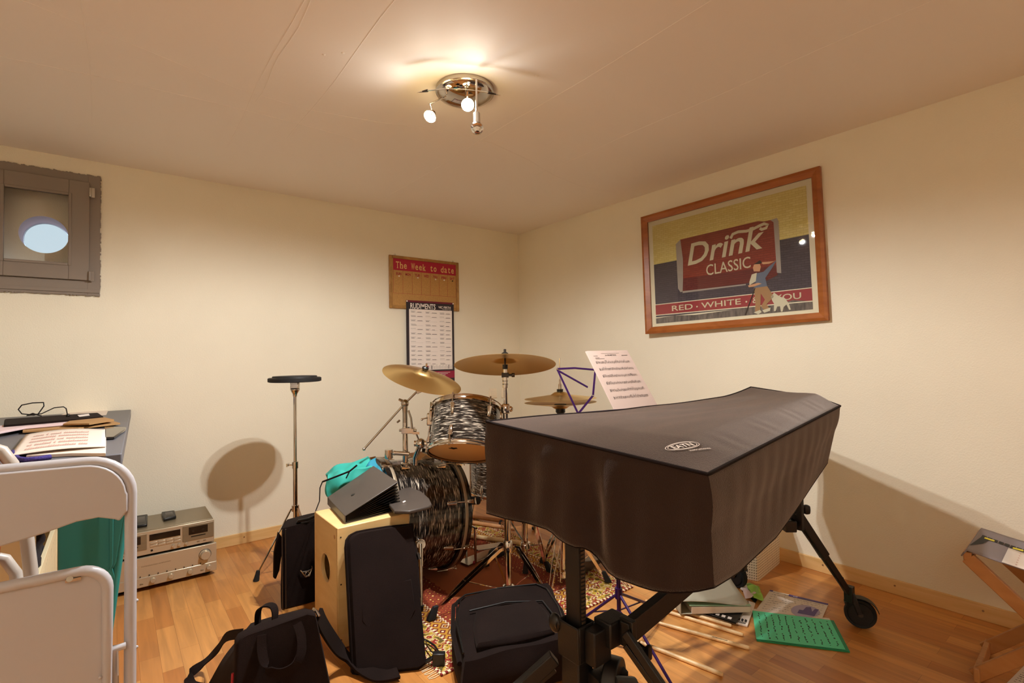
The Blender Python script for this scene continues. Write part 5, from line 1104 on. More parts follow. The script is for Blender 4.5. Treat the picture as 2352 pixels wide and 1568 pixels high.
# concertina file on the cajon
cf = thing('concertina_file', 'dark grey accordion document file fanned open on top of the wooden box drum', 'document file', (-2.0, -1.4, CZ))
zc = CZ+.001
D0, F0 = Z(792, 1203, zc), Z(925, 1170, zc); A0 = Z(752, 1158, zc); B0 = A0+(F0-D0)
upz = Vector((0, 0, .032)); Dt, At = D0+upz, A0+upz
Ct = Z(914, 1106, CZ+.13); Bt = Z(858, 1069, CZ+.15)
th_ = Vector((0, 0, .004))
MB().hexa([D0, F0, B0, A0, D0+th_, F0+th_, B0+th_, A0+th_]).build('base_board', 'folder', cf, bevel=.001)
MB().hexa([Dt-th_, Ct-th_, Bt-th_, At-th_, Dt, Ct, Bt, At]).build('cover_board', 'folder', cf, bevel=.003)
MB().hexa([D0, D0+(F0-D0)*.02, A0+(F0-D0)*.02, A0, Dt, Dt+(Ct-Dt)*.02, At+(Bt-At)*.02, At]).build('spine', 'folder', cf, bevel=.002)
for k in range(9):
    f = (k+.5)/9
    a = D0.lerp(Dt, .1+.8*f)+(F0-D0)*.03; b = F0.lerp(Ct, .04+.93*f)-(F0-D0)*.02; c_ = B0.lerp(Bt, .04+.93*f)-(F0-D0)*.02; d_ = A0.lerp(At, .1+.8*f)+(F0-D0)*.03
    e_ = Vector((0, 0, .0022)); MB().hexa([a, b, c_, d_, a+e_, b+e_*2, c_+e_*2, d_+e_]).build('pleat', 'pleat', cf, smooth=0)
dd_ = Dt.lerp(Ct, .33).lerp(At.lerp(Bt, .33), .45)
cn_ = (Ct-Dt).cross(At-Dt).normalized(); cn_ = cn_ if cn_.z > 0 else -cn_
MB().cyl(dd_, dd_+cn_*.006, .010, .009, 24).build('clasp_stud', 'black', cf)
# round-cornered case beneath, sticking out to the right
rc_ = thing('zip_portfolio', 'grey portfolio with rounded corner sticking out beyond the right edge of the box drum', 'portfolio', Z(930, 1160, CZ))
pts = [Z(918, 1118, .505), Z(940, 1117, .505), Z(968, 1128, .505), Z(986, 1144, .505), Z(992, 1157, .505), Z(985, 1162, .505), Z(940, 1173, .505), Z(905, 1172, .505), Z(880, 1140, .505)]
MB().poly(pts, (0, 0, -.014)).build('portfolio_body', 'folder', rc_, bevel=.004)
MB().cyl(Z(925, 1154, .506), Z(931, 1151, .509), .004, n=12).build('white_stud', 'whiteprint', rc_)
# turquoise bag behind the file
tbg = thing('drawstring_bag', 'turquoise and blue crumpled bag with black cord behind the concertina file', 'bag', Z(800, 1110, .47))
g0 = D(750, 1135, 2.42)
P8 = [D(752, 1140, 2.36), D(868, 1122, 2.36), D(868, 1115, 2.5), D(752, 1130, 2.5), D(742, 1098, 2.36), D(856, 1070, 2.36), D(845, 1046, 2.5), D(752, 1080, 2.5)]
P8 = [p.copy() for p in P8]
MB().soft(P8, 18, .3, .03, 14, seed=3).build('bag_body', 'tealcloth', tbg)
MB().soft([p+Vector((.03, -.012, -.004)) for p in (D(800, 1130, 2.35), D(868, 1110, 2.35), D(868, 1110, 2.45), D(800, 1120, 2.45), D(805, 1105, 2.35), D(858, 1062, 2.35), D(850, 1048, 2.45), D(830, 1060, 2.45))], 12, .3, .02, 16, seed=8).build('blue_panel', 'bluecloth', tbg)
MB().tube([D(741, 1106, 2.33), D(770, 1095, 2.31), D(803, 1082, 2.31), D(820, 1068, 2.32)], .004, 8).build('dark_piping', 'nylon', tbg)
MB().tube([D(741, 1105, 2.33), D(735, 1120, 2.33), D(734, 1150, 2.33), Vector((-2.152, -1.26, .475))], .0025, 6).build('cord', 'nylon', tbg)
MB().tube([D(795, 1098, 2.3), D(803, 1082, 2.3), D(818, 1070, 2.31)], .003, 6).build('cord', 'nylon', tbg)

# ================================================================== RIGHT SIDE: FLOOR PAPERS, STICKS, BASKET, STOOL
for a, b, lab, r in (((1480, 1388), (1707, 1458), 'pale drumstick lying under the edge of the binder pile, furthest of the four', .0072), ((1481, 1394), (1712, 1460), '', 0), ((1478, 1420), (1721, 1488), 'third drumstick from the wall, dark brand print near its thick end', .0075), ((1428, 1458), (1660, 1549), 'drumstick lying nearest the viewer, apart from the other three', .0075)):
    if not r: continue
    p, q_ = Z(*a, r), Z(*b, r); s_ = stick(p, q_, r, lab, 'drumsticks on the floor by the music papers')
    if 'brand' in lab:
        d = (q_-p).normalized(); nn = Vector((0, 0, 1)); text('Ruhezone', lerp(p, q_, .68)-d.cross(nn)*-.002+Vector((0, 0, r*.97)), d, -d.cross(nn)*-1, .055, .005, 'ink', 'brand_print', s_, nn, bold=.03, off=.0002)
p, q_ = Z(1482, 1378, .0072), Z(1680, 1437, .0072)
stick(p, q_, .0072, 'pale drumstick half hidden below the grey binder, closest to the binder', 'drumsticks on the floor by the music papers')
# perforated basket against the right wall
bk = thing('waste_basket', 'cream perforated plastic basket on the floor against the right wall', 'basket', (-.2, -2.12, 0))
c0_, c1_ = Z(1797, 1292), Z(1738, 1336); c2_ = Z(1690, 1322)
zt = .33; bx = MB(); bo = .03
base = [Vector((-.032, -2.235, 0)), Vector((-.345, -2.262, 0)), Vector((-.37, -2.03, 0)), Vector((-.045, -1.99, 0))]; base = [Z(1795, 1291), Z(1741, 1336), Z(1712, 1330), Vector((-.06, -1.98, 0))]
base[0].x = min(base[0].x, -.045); base[3] = base[0]+(base[2]-base[1])
cen = sum(base, Vector())/4
inset = [lerp(b, cen, .10) for b in base]; inset2 = [lerp(b, cen, .30) for b in base]
def rr_ring(q4, z, grow, k=5):
    out = []
    for i in range(4):
        a, b, c_ = q4[i-1], q4[i], q4[(i+1) % 4]
        a = lerp(b, a, .09); c_ = lerp(b, c_, .09)
        for j in range(k+1):
            t_ = j/k; p = a*(1-t_)**2+b*2*t_*(1-t_)+c_*t_**2; p = cen+(p-cen)*grow; out.append(bx.v((p.x, p.y, z)))
    return out
rs_ = [rr_ring(base, z, g_) for z, g_ in ((0, .97), (.004, .985), (.30, 1.06), (.33, 1.065), (.335, 1.09), (.325, 1.095))]
rs_ += [rr_ring(base, z, g_) for z, g_ in ((.318, 1.05), (.006, .965))]
for A, B in zip(rs_, rs_[1:]): bx.bridge(A, B)
bx.f(rs_[0][::-1]); bx.f(rs_[-1])
bo_ = bx.build('basket_body', 'perf', bk, smooth=35)
vmax = max(v.co.x for v in bo_.data.vertices)+bk.location.x
if vmax > -.004: bo_.data.transform(Matrix.Translation((-.004-vmax, 0, 0)))
# binder pile
def slab(name, label, cat, pts, z0, z1, m, group=None, bevel=.001):
    t = thing(name, label, cat, pts[0]+Vector((0, 0, z0-pts[0].z)), group); q4 = [Vector((p.x, p.y, 0)) for p in pts]
    MB().hexa([p+Vector((0, 0, z0)) for p in q4]+[p+Vector((0, 0, z1)) for p in q4]).build('body', m, t, bevel=bevel); return t, q4
bt, bq = slab('booklet', 'white music booklet with black zigzag print, bottom of the pile under the grey binder', 'booklet', [Z(1555, 1400), Z(1717, 1441), Z(1735, 1388), Z(1570, 1340)], .001, .008, 'paper')
pr = MB()
e0_, e1_, e2_, e3_ = bq
def bl_(u, v_, z): p = e0_.lerp(e1_, u).lerp(e3_.lerp(e2_, u), v_); return Vector((p.x, p.y, z))
for i in range(12):
    u = .45+i*.045; pr.face([bl_(u, .12, .0087), bl_(u+.03, .10, .0087), bl_(u+.03, .2, .0087), bl_(u, .22, .0087)])
for k in range(5): pr.face([bl_(.5, .03+k*.014, .0087), bl_(.97, .03+k*.014, .0087), bl_(.97, .036+k*.014, .0087), bl_(.5, .036+k*.014, .0087)])
pr.build('cover_print', 'ink', bt, smooth=0)
kt, kq = slab('booklet', 'black booklet with white keyboard pattern lying directly below the grey binder', 'booklet', [Z(1600, 1405, .01), Z(1690, 1433, .01), Z(1720, 1385, .01), Z(1615, 1355, .01)], .0095, .018, 'black')
pr = MB()
for i in range(5):
    a, b, c_, d_ = kq; u = .18+i*.15; f2 = lambda u_, v_: Vector((a.lerp(b, u_).lerp(d_.lerp(c_, u_), v_)).to_tuple()[:2]+(.0187,))
    pr.face([f2(u, .04), f2(u+.09, .04), f2(u+.09, .13), f2(u, .13)])
pr.build('cover_print', 'whiteprint', kt, smooth=0)
nb = thing('ring_binder', 'grey-green ring binder with sagging cover, topmost of the pile of music papers', 'binder', Z(1640, 1390, .02))
zb0 = .021
bA, bB, bC, bDd = Z(1563, 1411, zb0), Z(1726, 1406, zb0), Z(1735, 1360, zb0), Z(1560, 1365, zb0)
ex = (bB-bA); ey = Vector((-ex.y, ex.x, 0)); ey = ey if ey.dot(FWD) > 0 else -ey; ey = ey.normalized()*.27; bC, bDd = bB+ey, bA+ey
zu = Vector((0, 0, 1))
MB().hexa([bA, bB, bC, bDd]+[p+zu*.003 for p in (bA, bB, bC, bDd)]).build('back_cover', 'sage', nb, bevel=.001)
MB().hexa([bA, bA+ex*.012, bDd+ex*.012, bDd]+[p+zu*h for p, h in ((bA, .055), (bA+ex*.012, .055), (bDd+ex*.012, .06), (bDd, .06))]).build('spine', 'sage', nb, bevel=.001)
fc = MB(); Gf = []
for i in range(15):
    u = i/14; row = []
    for j in range(9):
        v_ = j/8; sag = lerp(.055, .030, u)+.004*math.sin(u*5)*(1-v_)+v_**2*(.075*max(0, u-.25)-.0) 
        p = bA+ex*u*1.0+ey*v_+zu*(sag+ (.005*v_)); row.append(fc.v(p))
    Gf.append(row)
for i in range(14):
    for j in range(8): fc.f([Gf[i][j], Gf[i+1][j], Gf[i+1][j+1], Gf[i][j+1]])
fc.build('front_cover', 'sage', nb, solid=.0025)
MB().hexa([bA+ex*.16, bB-ex*.015, bC-ex*.015, bDd+ex*.16]+[p+zu*h for p, h in ((bA+ex*.16, .030), (bB-ex*.015, .024), (bC-ex*.015, .024), (bDd+ex*.16, .034))]).build('paper_block', 'paper', nb, bevel=.001)
MB().hexa([p+zu*h for p, h in ((bA+ex*.13, .034), (bB, .026), (bC, .026), (bDd+ex*.13, .038))]+[p+zu*h for p, h in ((bA+ex*.13, .038), (bB, .0285), (bC, .0285), (bDd+ex*.13, .042))]).build('divider', 'greenedge', nb, bevel=.0005)
MB().torus(bA+ex*.10+ey*.3+zu*.028, ey, .018, .0015, 20, 6).build('ring', 'steel', nb); MB().torus(bA+ex*.10+ey*.6+zu*.028, ey, .018, .0015, 20, 6).build('ring', 'steel', nb)
for i, (pts, z, m, lab, nm) in enumerate((([(1700, 1352), (1728, 1372), (1742, 1360), (1708, 1338)], .012, 'paper', 'small white paper slips poking out right of the grey binder, upper one', 'paper_slip'), ([(1712, 1375), (1726, 1372), (1742, 1356), (1725, 1345), (1705, 1352)], .020, 'pinkpaper', 'pinkish paper slips poking out from under the right side of the grey binder', 'paper_slip'), ([(1722, 1372), (1735, 1386), (1740, 1374), (1728, 1366)], .004, 'black', 'black scrap sticking out at the right corner of the grey binder', 'paper_slip'))):
    t = thing(nm, lab, 'paper', Z(*pts[0], z)); MB().poly([Z(x, y, z) for x, y in pts], (0, 0, .0012)).build('sheet', m, t, smooth=0)
lt = thing('snack_packet', 'crumpled lime green packet on the floor between basket and binder', 'packet', Z(1740, 1355))
MB().soft([Z(1728, 1374), Z(1754, 1378), Z(1742, 1344), Z(1712, 1338), Z(1728, 1374, .02), Z(1754, 1376, .02), Z(1742, 1345, .03), Z(1714, 1340, .025)], 14, .25, .012, 30).build('packet_body', 'lime', lt)
def quadpage(name, label, cat, c4, m, z, seed, rows_, ink='ink', group=None, edge=None, rot=False, thick=.001):
    c4 = [Z(x, y, z) for x, y in c4]; t = thing(name, label, cat, c4[0], group)
    if edge:
        cn2 = sum(c4, Vector())/4; MB().poly([cn2+(p-cn2)*1.04-Vector((0, 0, z-.0008))+Vector((.004, -.006, 0)) for p in c4], (0, 0, max(.001, z-.002))).build('folder', edge, t, smooth=0)
    MB().poly(c4, (0, 0, thick)).build('sheet', m, t, smooth=0); rr = random.Random(seed); pr = MB()
    def f2(u, v_): p = c4[0].lerp(c4[1], u).lerp(c4[3].lerp(c4[2], u), v_); return Vector((p.x, p.y, z+thick+.0004))
    for i in range(rows_):
        vc = (i+.8)/(rows_+.6); u = .07
        for k in range(3 if rot else 0): pr.face([f2(.06, vc+k*.012), f2(.94, vc+k*.012), f2(.94, vc+k*.012+.002), f2(.06, vc+k*.012+.002)])
        while u < .93:
            w3 = rr.uniform(.015, .05); h3 = rr.uniform(.008, .02); o3 = rr.uniform(-.008, .008); 
            if rr.random() < .85: pr.face([f2(u, vc+o3), f2(u+w3, vc+o3), f2(u+w3, vc+o3+h3), f2(u, vc+o3+h3)])
            u += w3+rr.uniform(.004, .03)
    pr.build('printed_notes', ink, t, smooth=0); return t, c4
vt, vc4 = quadpage('leaflet', 'white leaflet with violet top band and violet photo lying beyond the green sheets', 'leaflet', [(1737, 1400), (1888, 1421), (1903, 1387), (1769, 1355)], 'paper', .003, 11, 9, 'greyink')
def vf(u, v_, z=.0052): p = vc4[0].lerp(vc4[1], u).lerp(vc4[3].lerp(vc4[2], u), v_); return Vector((p.x, p.y, z))
MB().face([vf(.34, .90), vf(1, .90), vf(1, 1), vf(.34, 1)]).build('top_band', 'violet', vt, smooth=0); MB().face([vf(0, .93), vf(.06, .93), vf(.06, 1), vf(0, 1)]).build('top_band', 'violet', vt, smooth=0)
MB().face([vf(.72+.22*math.cos(a), .28+.34*math.sin(a)) for a in [i*math.pi/14 for i in range(28)]]).build('photo_print', 'lilac', vt, smooth=0)
MB().face([vf(u, v_, .0056) for u, v_ in ((.62, .1), (.88, .06), (.9, .5), (.84, .5), (.82, .3), (.77, .55), (.7, .5), (.68, .3), (.62, .3))]).build('photo_print', 'violet', vt, smooth=0)
text('cd', vf(.42, .925, .0054), vf(1, 1)-vf(0, 1), vf(0, 1)-vf(0, 0), .016, .009, 'whiteprint', 'band_lettering', vt, (0, 0, 1), bold=.02)
quadpage('green_sheets', 'bright green sheet of music notes on a dark green folder on the floor', 'sheet music', [(1728, 1402), (1737, 1467), (1942, 1492), (1907, 1424)], 'green', .007, 12, 11, 'ink', edge='greendark', rot=False)
t = thing('paper_strip', 'narrow white paper edge showing along the far side of the green sheets', 'paper', Z(1727, 1400)); MB().poly([Z(1727, 1398, .002), Z(1727, 1403, .002), Z(1907, 1425, .002), Z(1905, 1420, .002), Z(1760, 1400, .002)], (0, 0, .001)).build('sheet', 'paper', t, smooth=0)
quadpage('sheet_music', 'corner of a printed page lying on the floor at the bottom right below the stool', 'sheet music', [(2296, 1585), (2430, 1650), (2480, 1560), (2352, 1529)], 'paper', .001, 14, 14, 'ink')

# folding wooden stool with canvas seat at the right edge
sl_ = thing('folding_stool', 'pine folding stool with grey canvas seat standing at the right edge by the wall', 'stool', (-.30, -3.15, 0))
sA = Vector((-.47, -3.085, .43)); sB = Vector((-.10, -3.055, .43))     # the seat rail nearest the drum kit
sAx = (sB-sA).normalized(); fD = Vector((.07, -1, 0)).normalized()
tA = Z(2222, 1278, .425); tB = OV(2250, 1232, (-.10, -3.03)); tB = Z(2255, 1228, .425)
tB = tA+(Vector((-.11, -3.06, .425))-tA) if tB.x > -.05 else tB
W2 = (tB-tA); L2 = Vector((W2.y, -W2.x, 0)).normalized()*.42
if L2.dot(RIGHT) < 0: L2 = -L2
tC, tD = tB+L2, tA+L2
LL = .46
def sp(u, v_, z): p = tA.lerp(tB, u)+L2*v_; return Vector((p.x, p.y, z))
for u in (.04, .93):      # two crossing frames
    pass
def plank(a, b, nm='leg', w_=.042, t2=.018, side=None): MB().bar(a, b, w_, t2, side or Vector((0, 0, 1))).build(nm, 'pine', sl_, bevel=.003)
f1 = Z(2245, 1524, .02); f2_ = Z(2283, 1450, .02)
plank(sp(.03, 0, .42), sp(.03, .98, .02)); plank(sp(.97, 0, .42), sp(.97, .98, .02))
plank(sp(.12, .98, .42), sp(.12, .0, .02)); plank(sp(.88, .98, .42), sp(.88, 0, .02))
plank(sp(.0, .0, .425), sp(1, .0, .425), 'seat_rail', .03, .022); plank(sp(.0, 1, .425), sp(1, 1, .425), 'seat_rail', .03, .022)
plank(sp(.05, .02, .03), sp(.95, .02, .03), 'foot_rail', .045, .016); plank(sp(.0, .96, .03), sp(1, .96, .03), 'foot_rail', .045, .016)
for u in (.075, .925): MB().cyl(sp(u-.05, .49, .22), sp(u+.05, .49, .22), .005, n=10).build('pivot_bolt', 'steel', sl_)
se = MB(); Gs = []
for i in range(25):
    v_ = i/24; row = []
    for j in range(13):
        u = j/12; z = .448-.035*math.sin(math.pi*v_)*(.8+.2*math.sin(math.pi*u)); row.append(se.v(sp(lerp(-.02, 1.02, u), v_, z)))
    Gs.append(row)
lft = [se.v(sp(lerp(-.02, 1.02, j/12), -.035, .425)) for j in range(13)]; rgt = [se.v(sp(lerp(-.02, 1.02, j/12), 1.035, .425)) for j in range(13)]
Gs = [lft]+Gs+[rgt]
for A, B in zip(Gs, Gs[1:]):
    for j in range(12): se.f([A[j], A[j+1], B[j+1], B[j]])
se.build('canvas_seat', 'canvas', sl_, solid=.004)
def seatz(v_): return .4505-.033*math.sin(math.pi*v_)
pm = MB(); rr = random.Random(4)
for i in range(26):
    v_ = .03+i*.035; pm.face([sp(u, v2, seatz(v2)+.0012) for u, v2 in ((.62, v_), (.72, v_), (.72, v_+.028), (.62, v_+.028))]); 
pm.face([sp(u, v2, seatz(v2)+.0012) for u, v2 in ((.15, .0), (.62, .03), (.62, .08), (.4, .06))])
pm.face([sp(u, v2, seatz(v2)+.0012) for u, v2 in ((.62, .2), (.62, .28), (.35, .30), (.45, .24))])
pm.build('printed_pattern', 'ink', sl_, smooth=0)
py_ = MB()
for v_ in (.05, .22, .4, .46, .62): py_.face([sp(u, v2, seatz(v2)+.0018) for u, v2 in ((.6, v_), (.66, v_), (.68, v_+.06), (.62, v_+.06))])
py_.build('yellow_print', 'yellow', sl_, smooth=0)
t = thing('sheet_music', 'white page lying on the grey canvas seat of the pine stool', 'sheet music', sp(.1, .2, .45))
pmb = MB(); Gp = [[pmb.v(sp(lerp(-.03, .55, j/6), lerp(.20, .82, i/10), seatz(lerp(.20, .82, i/10))+.004)) for j in range(7)] for i in range(11)]
for A, B in zip(Gp, Gp[1:]):
    for j in range(6): pmb.f([A[j], A[j+1], B[j+1], B[j]])
pmb.build('sheet', 'paper', t, solid=.001)
pn = MB()
for i in range(7):
    v_ = .27+i*.07
    for k in range(6):
        if rr.random() < .6: u = .02+k*.085; pn.face([sp(a, b, seatz(b)+.0052) for a, b in ((u, v_), (u+.03, v_), (u+.03, v_+.008), (u, v_+.008))])
pn.build('printed_notes', 'pinkink', t, smooth=0)

# ================================================================== LEFT SIDE: DESK AND WHAT LIES ON IT
DZ = .86
dk = thing('desk', 'grey topped desk against the back wall at the left edge', 'desk', (-3.2, -.85, 0))
MB().hexa([(-3.75, -1.66, DZ-.042), (-2.812, -1.66, DZ-.042), (-2.757, -.02, DZ-.042), (-3.75, -.02, DZ-.042), (-3.75, -1.66, DZ), (-2.812, -1.66, DZ), (-2.757, -.02, DZ), (-3.75, -.02, DZ)]).build('desk_top', 'desk', dk, bevel=.003)
for x, y in ((-2.91, -.10), (-3.68, -.10), (-3.68, -1.58)): MB().cyl((x, y, 0), (x, y, DZ-.04), .025, n=18).build('leg', 'greytube', dk)
MB().cyl((-3.30, -1.55, 0), (-3.30, -1.55, DZ-.04), .025, n=18).build('leg', 'greytube', dk)
def dq(*pts, z=DZ): return [Z(x, y, z) for x, y in pts]
zz = DZ+.001
t = thing('paper_sheet', 'white sheet peeking out behind the black sleeve at the back of the desk', 'paper', Z(200, 948, zz)); MB().poly(dq((120, 962), (244, 953), (250, 939), (160, 945), z=zz), (0, 0, .001)).build('sheet', 'paper', t, smooth=0)
t = thing('laptop_sleeve', 'black flat sleeve with white label and a coiled cable on the desk', 'laptop sleeve', Z(120, 965, zz))
MB().poly(dq((8, 976), (105, 968), (228, 957), (238, 955), (226, 947), (120, 954), (10, 962), z=DZ+.03), (0, 0, -.028)).build('sleeve_body', 'nylon', t, bevel=.006)
MB().poly(dq((182, 957), (206, 954), (204, 950), (178, 953), z=DZ+.0312), (0, 0, .0006)).build('white_label', 'whiteprint', t, smooth=0)
ca = thing('cable', 'thin black cable standing up in two loops above the sleeve on the desk', 'cable', Z(80, 958, DZ+.03))
kp = [(155, 953), (152, 938), (146, 934), (125, 936), (95, 950), (70, 952), (50, 950), (42, 940), (50, 930), (75, 925), (100, 924), (101, 932), (88, 950), (78, 953), (62, 954), (75, 949), (95, 955)]
MB().tube([D(x, y, 2.08-.1*i/16) for i, (x, y) in enumerate(kp)], .0022, 6).build('cable_loops', 'rubber', ca); MB().ball(Z(156, 954, DZ+.034), .008, 10).build('cable_plug', 'black', ca)
t = thing('cardboard_sheet', 'brown corrugated cardboard sheet on the desk, lower and longer of the two', 'cardboard', Z(150, 985, zz)); MB().poly(dq((52, 990), (180, 982), (276, 971), (255, 965), (150, 972), (55, 981), z=DZ+.012), (0, 0, -.006)).build('board', 'cardboard', t, smooth=0)
t = thing('cardboard_sheet', 'brown corrugated cardboard sheet on the desk, upper and shorter of the two', 'cardboard', Z(200, 972, DZ+.02)); MB().poly(dq((145, 973), (205, 972), (262, 963), (240, 958), (160, 966), z=DZ+.026), (0, 0, -.006)).build('board', 'cardboard', t, smooth=0)
t = thing('magazine', 'pale lilac folded magazine lying under the black sleeve on the desk', 'magazine', Z(60, 985, DZ+.015)); MB().poly(dq((-40, 998), (0, 991), (60, 980), (150, 972), (210, 963), (150, 962), (0, 977), z=DZ+.022), (0, 0, -.008)).build('magazine_body', 'pinkpaper', t, bevel=.001)
t = thing('tablet', 'black glossy tablet at the right side of the desk papers', 'tablet', Z(265, 990, zz)); MB().poly(dq((238, 1004), (262, 1003), (288, 985), (290, 980), (240, 979), z=DZ+.010), (0, 0, -.009)).build('tablet_body', 'display', t, bevel=.003)
t = thing('book', 'white book lying under the printed sheets near the front of the desk', 'book', Z(200, 1035, zz)); MB().poly(dq((60, 1046), (165, 1040), (243, 1040), (244, 985), (100, 990), z=DZ+.010), (0, 0, -.009)).build('book_body', 'paper', t, bevel=.001)
t = thing('printed_sheets', 'wide white printed sheets curling on top of the book on the desk', 'sheet music', Z(130, 1030, DZ+.012))
cs4 = dq((22, 1041), (243, 1020), (241, 982), (60, 993), z=DZ+.02); ps = MB(); Gq = []
def pf(u, v_, o_=0):
    p = cs4[0].lerp(cs4[1], u).lerp(cs4[3].lerp(cs4[2], u), v_); return Vector((p.x, p.y, DZ+.013+.010*math.sin(u*3.1)*(.6+.4*v_)+o_))
for i in range(19): Gq.append([ps.v(pf(i/18, j/8)) for j in range(9)])
for A, B in zip(Gq, Gq[1:]):
    for j in range(8): ps.f([A[j], A[j+1], B[j+1], B[j]])
ps.build('sheets', 'paper', t, solid=.002); pq = MB(); rr = random.Random(9)
for r_ in range(5):
    for c2 in range(26):
        u = .12+c2*.026; v_ = .12+r_*.155
        if rr.random() < .9: pq.face([pf(a, b, .0018) for a, b in ((u, v_), (u+.022, v_), (u+.022, v_+rr.uniform(.05, .11)), (u, v_+.05))])
pq.build('printed_table', 'pinkink', t, smooth=0)
t = thing('rope', 'short violet braided rope on the front edge of the desk', 'rope', Z(70, 1050, zz)); MB().tube(dq((30, 1038), (32, 1046), (42, 1054), (60, 1056), (90, 1053), (116, 1049), z=DZ+.008), .007, 10).build('rope_body', 'rope', t)

# cream cabinet and drawer crate under the desk
cbn = thing('cabinet', 'cream laminate cabinet under the desk behind the white folding chairs', 'cabinet', (-3.2, -1.2, 0))
xc = X(88, 1260, -3.0).x
MB().box(-3.45, -3.004, -1.60, -1.49, .0, .80).build('cabinet_body', 'cream', cbn, bevel=.003); MB().box(-3.06, -3.003, -1.602, -1.488, .0, .45).build('base_strip', 'whiteplastic', cbn)
cr = thing('slatted_crate', 'cream slatted crate holding dark cloth beside the cabinet under the desk', 'crate', (-2.95, -1.15, .2))
cm = MB(); cx0, cx1, cy0, cy1, cz0, cz1 = -3.20, -3.0, -1.476, -.84, .22, .505
cm.box(cx1-.012, cx1, cy0, cy1, cz1-.03, cz1).box(cx1-.012, cx1, cy0, cy1, cz0, cz0+.02).box(cx0, cx1, cy0, cy0+.012, cz0, cz1).box(cx0, cx0+.012, cy0, cy1, cz0, cz1).box(cx0, cx1, cy1-.012, cy1, cz0, cz1).box(cx0, cx1, cy0, cy1, cz0, cz0+.012)
for i in range(20): y = cy0+.02+i*.04; cm.box(cx1-.010, cx1-.002, y, y+.026, cz0+.02, cz1-.03)
cm.build('crate_body', 'cream', cr, smooth=0, bevel=.001)
MB().box(cx0+.01, cx1-.01, cy0, cy0+.01, 0, cz0).box(cx0+.01, cx1-.01, cy1-.01, cy1, 0, cz0).build('crate_support', 'cream', cr)
MB().box(cx0, -2.86, cy1+.002, cy1+.014, cz0, .68).build('back_board', 'cardboard', cr)
t = thing('dark_cloth', 'crumpled dark cloth stuffed in the cream slatted crate', 'cloth', (-3.0, -1.2, .3)); MB().soft([(-3.16, -1.45, .25), (-3.03, -1.45, .25), (-3.03, -1.1, .25), (-3.16, -1.1, .25), (-3.14, -1.42, .64), (-3.01, -1.42, .62), (-3.02, -1.15, .60), (-3.14, -1.15, .60)], 16, .4, .03, 18).build('cloth', 'fur', t)

# folding chairs
def arc(cx_, cz_, r, a0, a1, n=8): return [(cx_+r*math.cos(math.radians(lerp(a0, a1, i/n))), cz_+r*math.sin(math.radians(lerp(a0, a1, i/n)))) for i in range(n+1)]
wt = thing('folding_chair', 'folded white metal chair standing upright at the left edge before the desk', 'chair', (-3.02, -2.1, 0))
xr, yc, zt = -2.8005, -2.10, .912; xm = -3.02; wd = xr-xm; R_ = .075
pr_ = [(xr, .0), (xr, .3), (xr, zt-R_)]+arc(xr-R_, zt-R_, R_, 0, 90)+[(xm, zt+.003)]; full = pr_+[(2*xm-x, z) for x, z in pr_[::-1][1:]]
MB().tube([(x, yc, z) for x, z in full], .0112, 14).build('back_frame', 'whitepaint', wt)
bp_ = [(xr-.006, .80), (xr-.006, zt-R_)]+[(x-.006, z-.002) for x, z in arc(xr-R_, zt-R_, R_-.002, 5, 90)]+[(xm, zt+.0)]
low = [(xm, .768), (xm+.08, .782), (xm+.13, .795), (xm+.165, .7965), (xm+.192, .787), (xr-.02, .782)]
outl = bp_[::-1]+[]
ol = [(2*xm-x, z) for x, z in (low+bp_)[::-1]] ; poly_ = low+bp_+[(2*xm-x, z) for x, z in bp_[::-1]][1:]+[(2*xm-x, z) for x, z in low[::-1]][:-1]
MB().poly([(x, yc-.004, z) for x, z in poly_], (0, -.012, 0)).build('backrest', 'whitepaint', wt, bevel=.003, smooth=50)
ys = -2.128; xs_ = -2.8395; zs = .697; r2 = .045
pts = [(xs_, .30), (xs_, zs-r2)]+arc(xs_-r2, zs-r2, r2, 0, 90)+[(xm, zs+.001)]; pts = pts+[(2*xm-x, z) for x, z in pts[::-1][1:]]
se_ = MB().tube([(x, ys, z) for x, z in pts], .0105, 14, closed=True).build('seat_frame', 'whitepaint', wt)
MB().poly([(x, ys+.004, z) for x, z in [(xs_-.008, .31), (xs_-.008, zs-r2)]+arc(xs_-r2-.002, zs-r2-.002, r2-.006, 0, 90)+[(2*xm-x, z) for x, z in ([(xs_-.008, .31), (xs_-.008, zs-r2)]+arc(xs_-r2-.002, zs-r2-.002, r2-.006, 0, 90))[::-1]]], (0, -.004, 0)).build('seat_panel', 'whitepaint', wt, smooth=50)
MB().cyl(Y(160, 1329, ys-.008), Y(160, 1329, ys-.012), .0055, n=14).obox(Y(168, 1331, ys-.007), (.012, 0, 0), (0, .002, 0), (0, 0, .003)).build('seat_bolt', 'steel', wt)
for x in (xs_, 2*xm-xs_): MB().tube([(x+(.014 if x > xm else -.014), yc+.02, .02), (x+(.014 if x > xm else -.014), yc+.015, .30), (x+(.010 if x > xm else -.01), ys+.012, .52)], .009, 10).build('rear_leg', 'whitepaint', wt)
pv = Y(270, 1488, ys+.01)
MB().cyl((xs_+.008, ys+.01, pv.z), (xr-.008, ys+.012, pv.z), .0068, n=14).build('pivot', 'whitepaint', wt)
MB().bar((pv.x, ys+.008, pv.z), (pv.x+.001, ys+.008, pv.z-.055), .006, .003).build('folding_link', 'whitepaint', wt)
for z in (.50, .60): MB().ball((xr+.011, yc, z), .0035, 8).build('rivet', 'whitepaint', wt)
for z in (.44, .475): MB().ball((xs_-.011, ys-.006, z), .003, 8).build('rivet', 'whitepaint', wt)
for x in (xr, 2*xm-xr): MB().cyl((x, yc, -.0), (x, yc, .03), .0135, n=14).build('foot_cap', 'whiteplastic', wt)
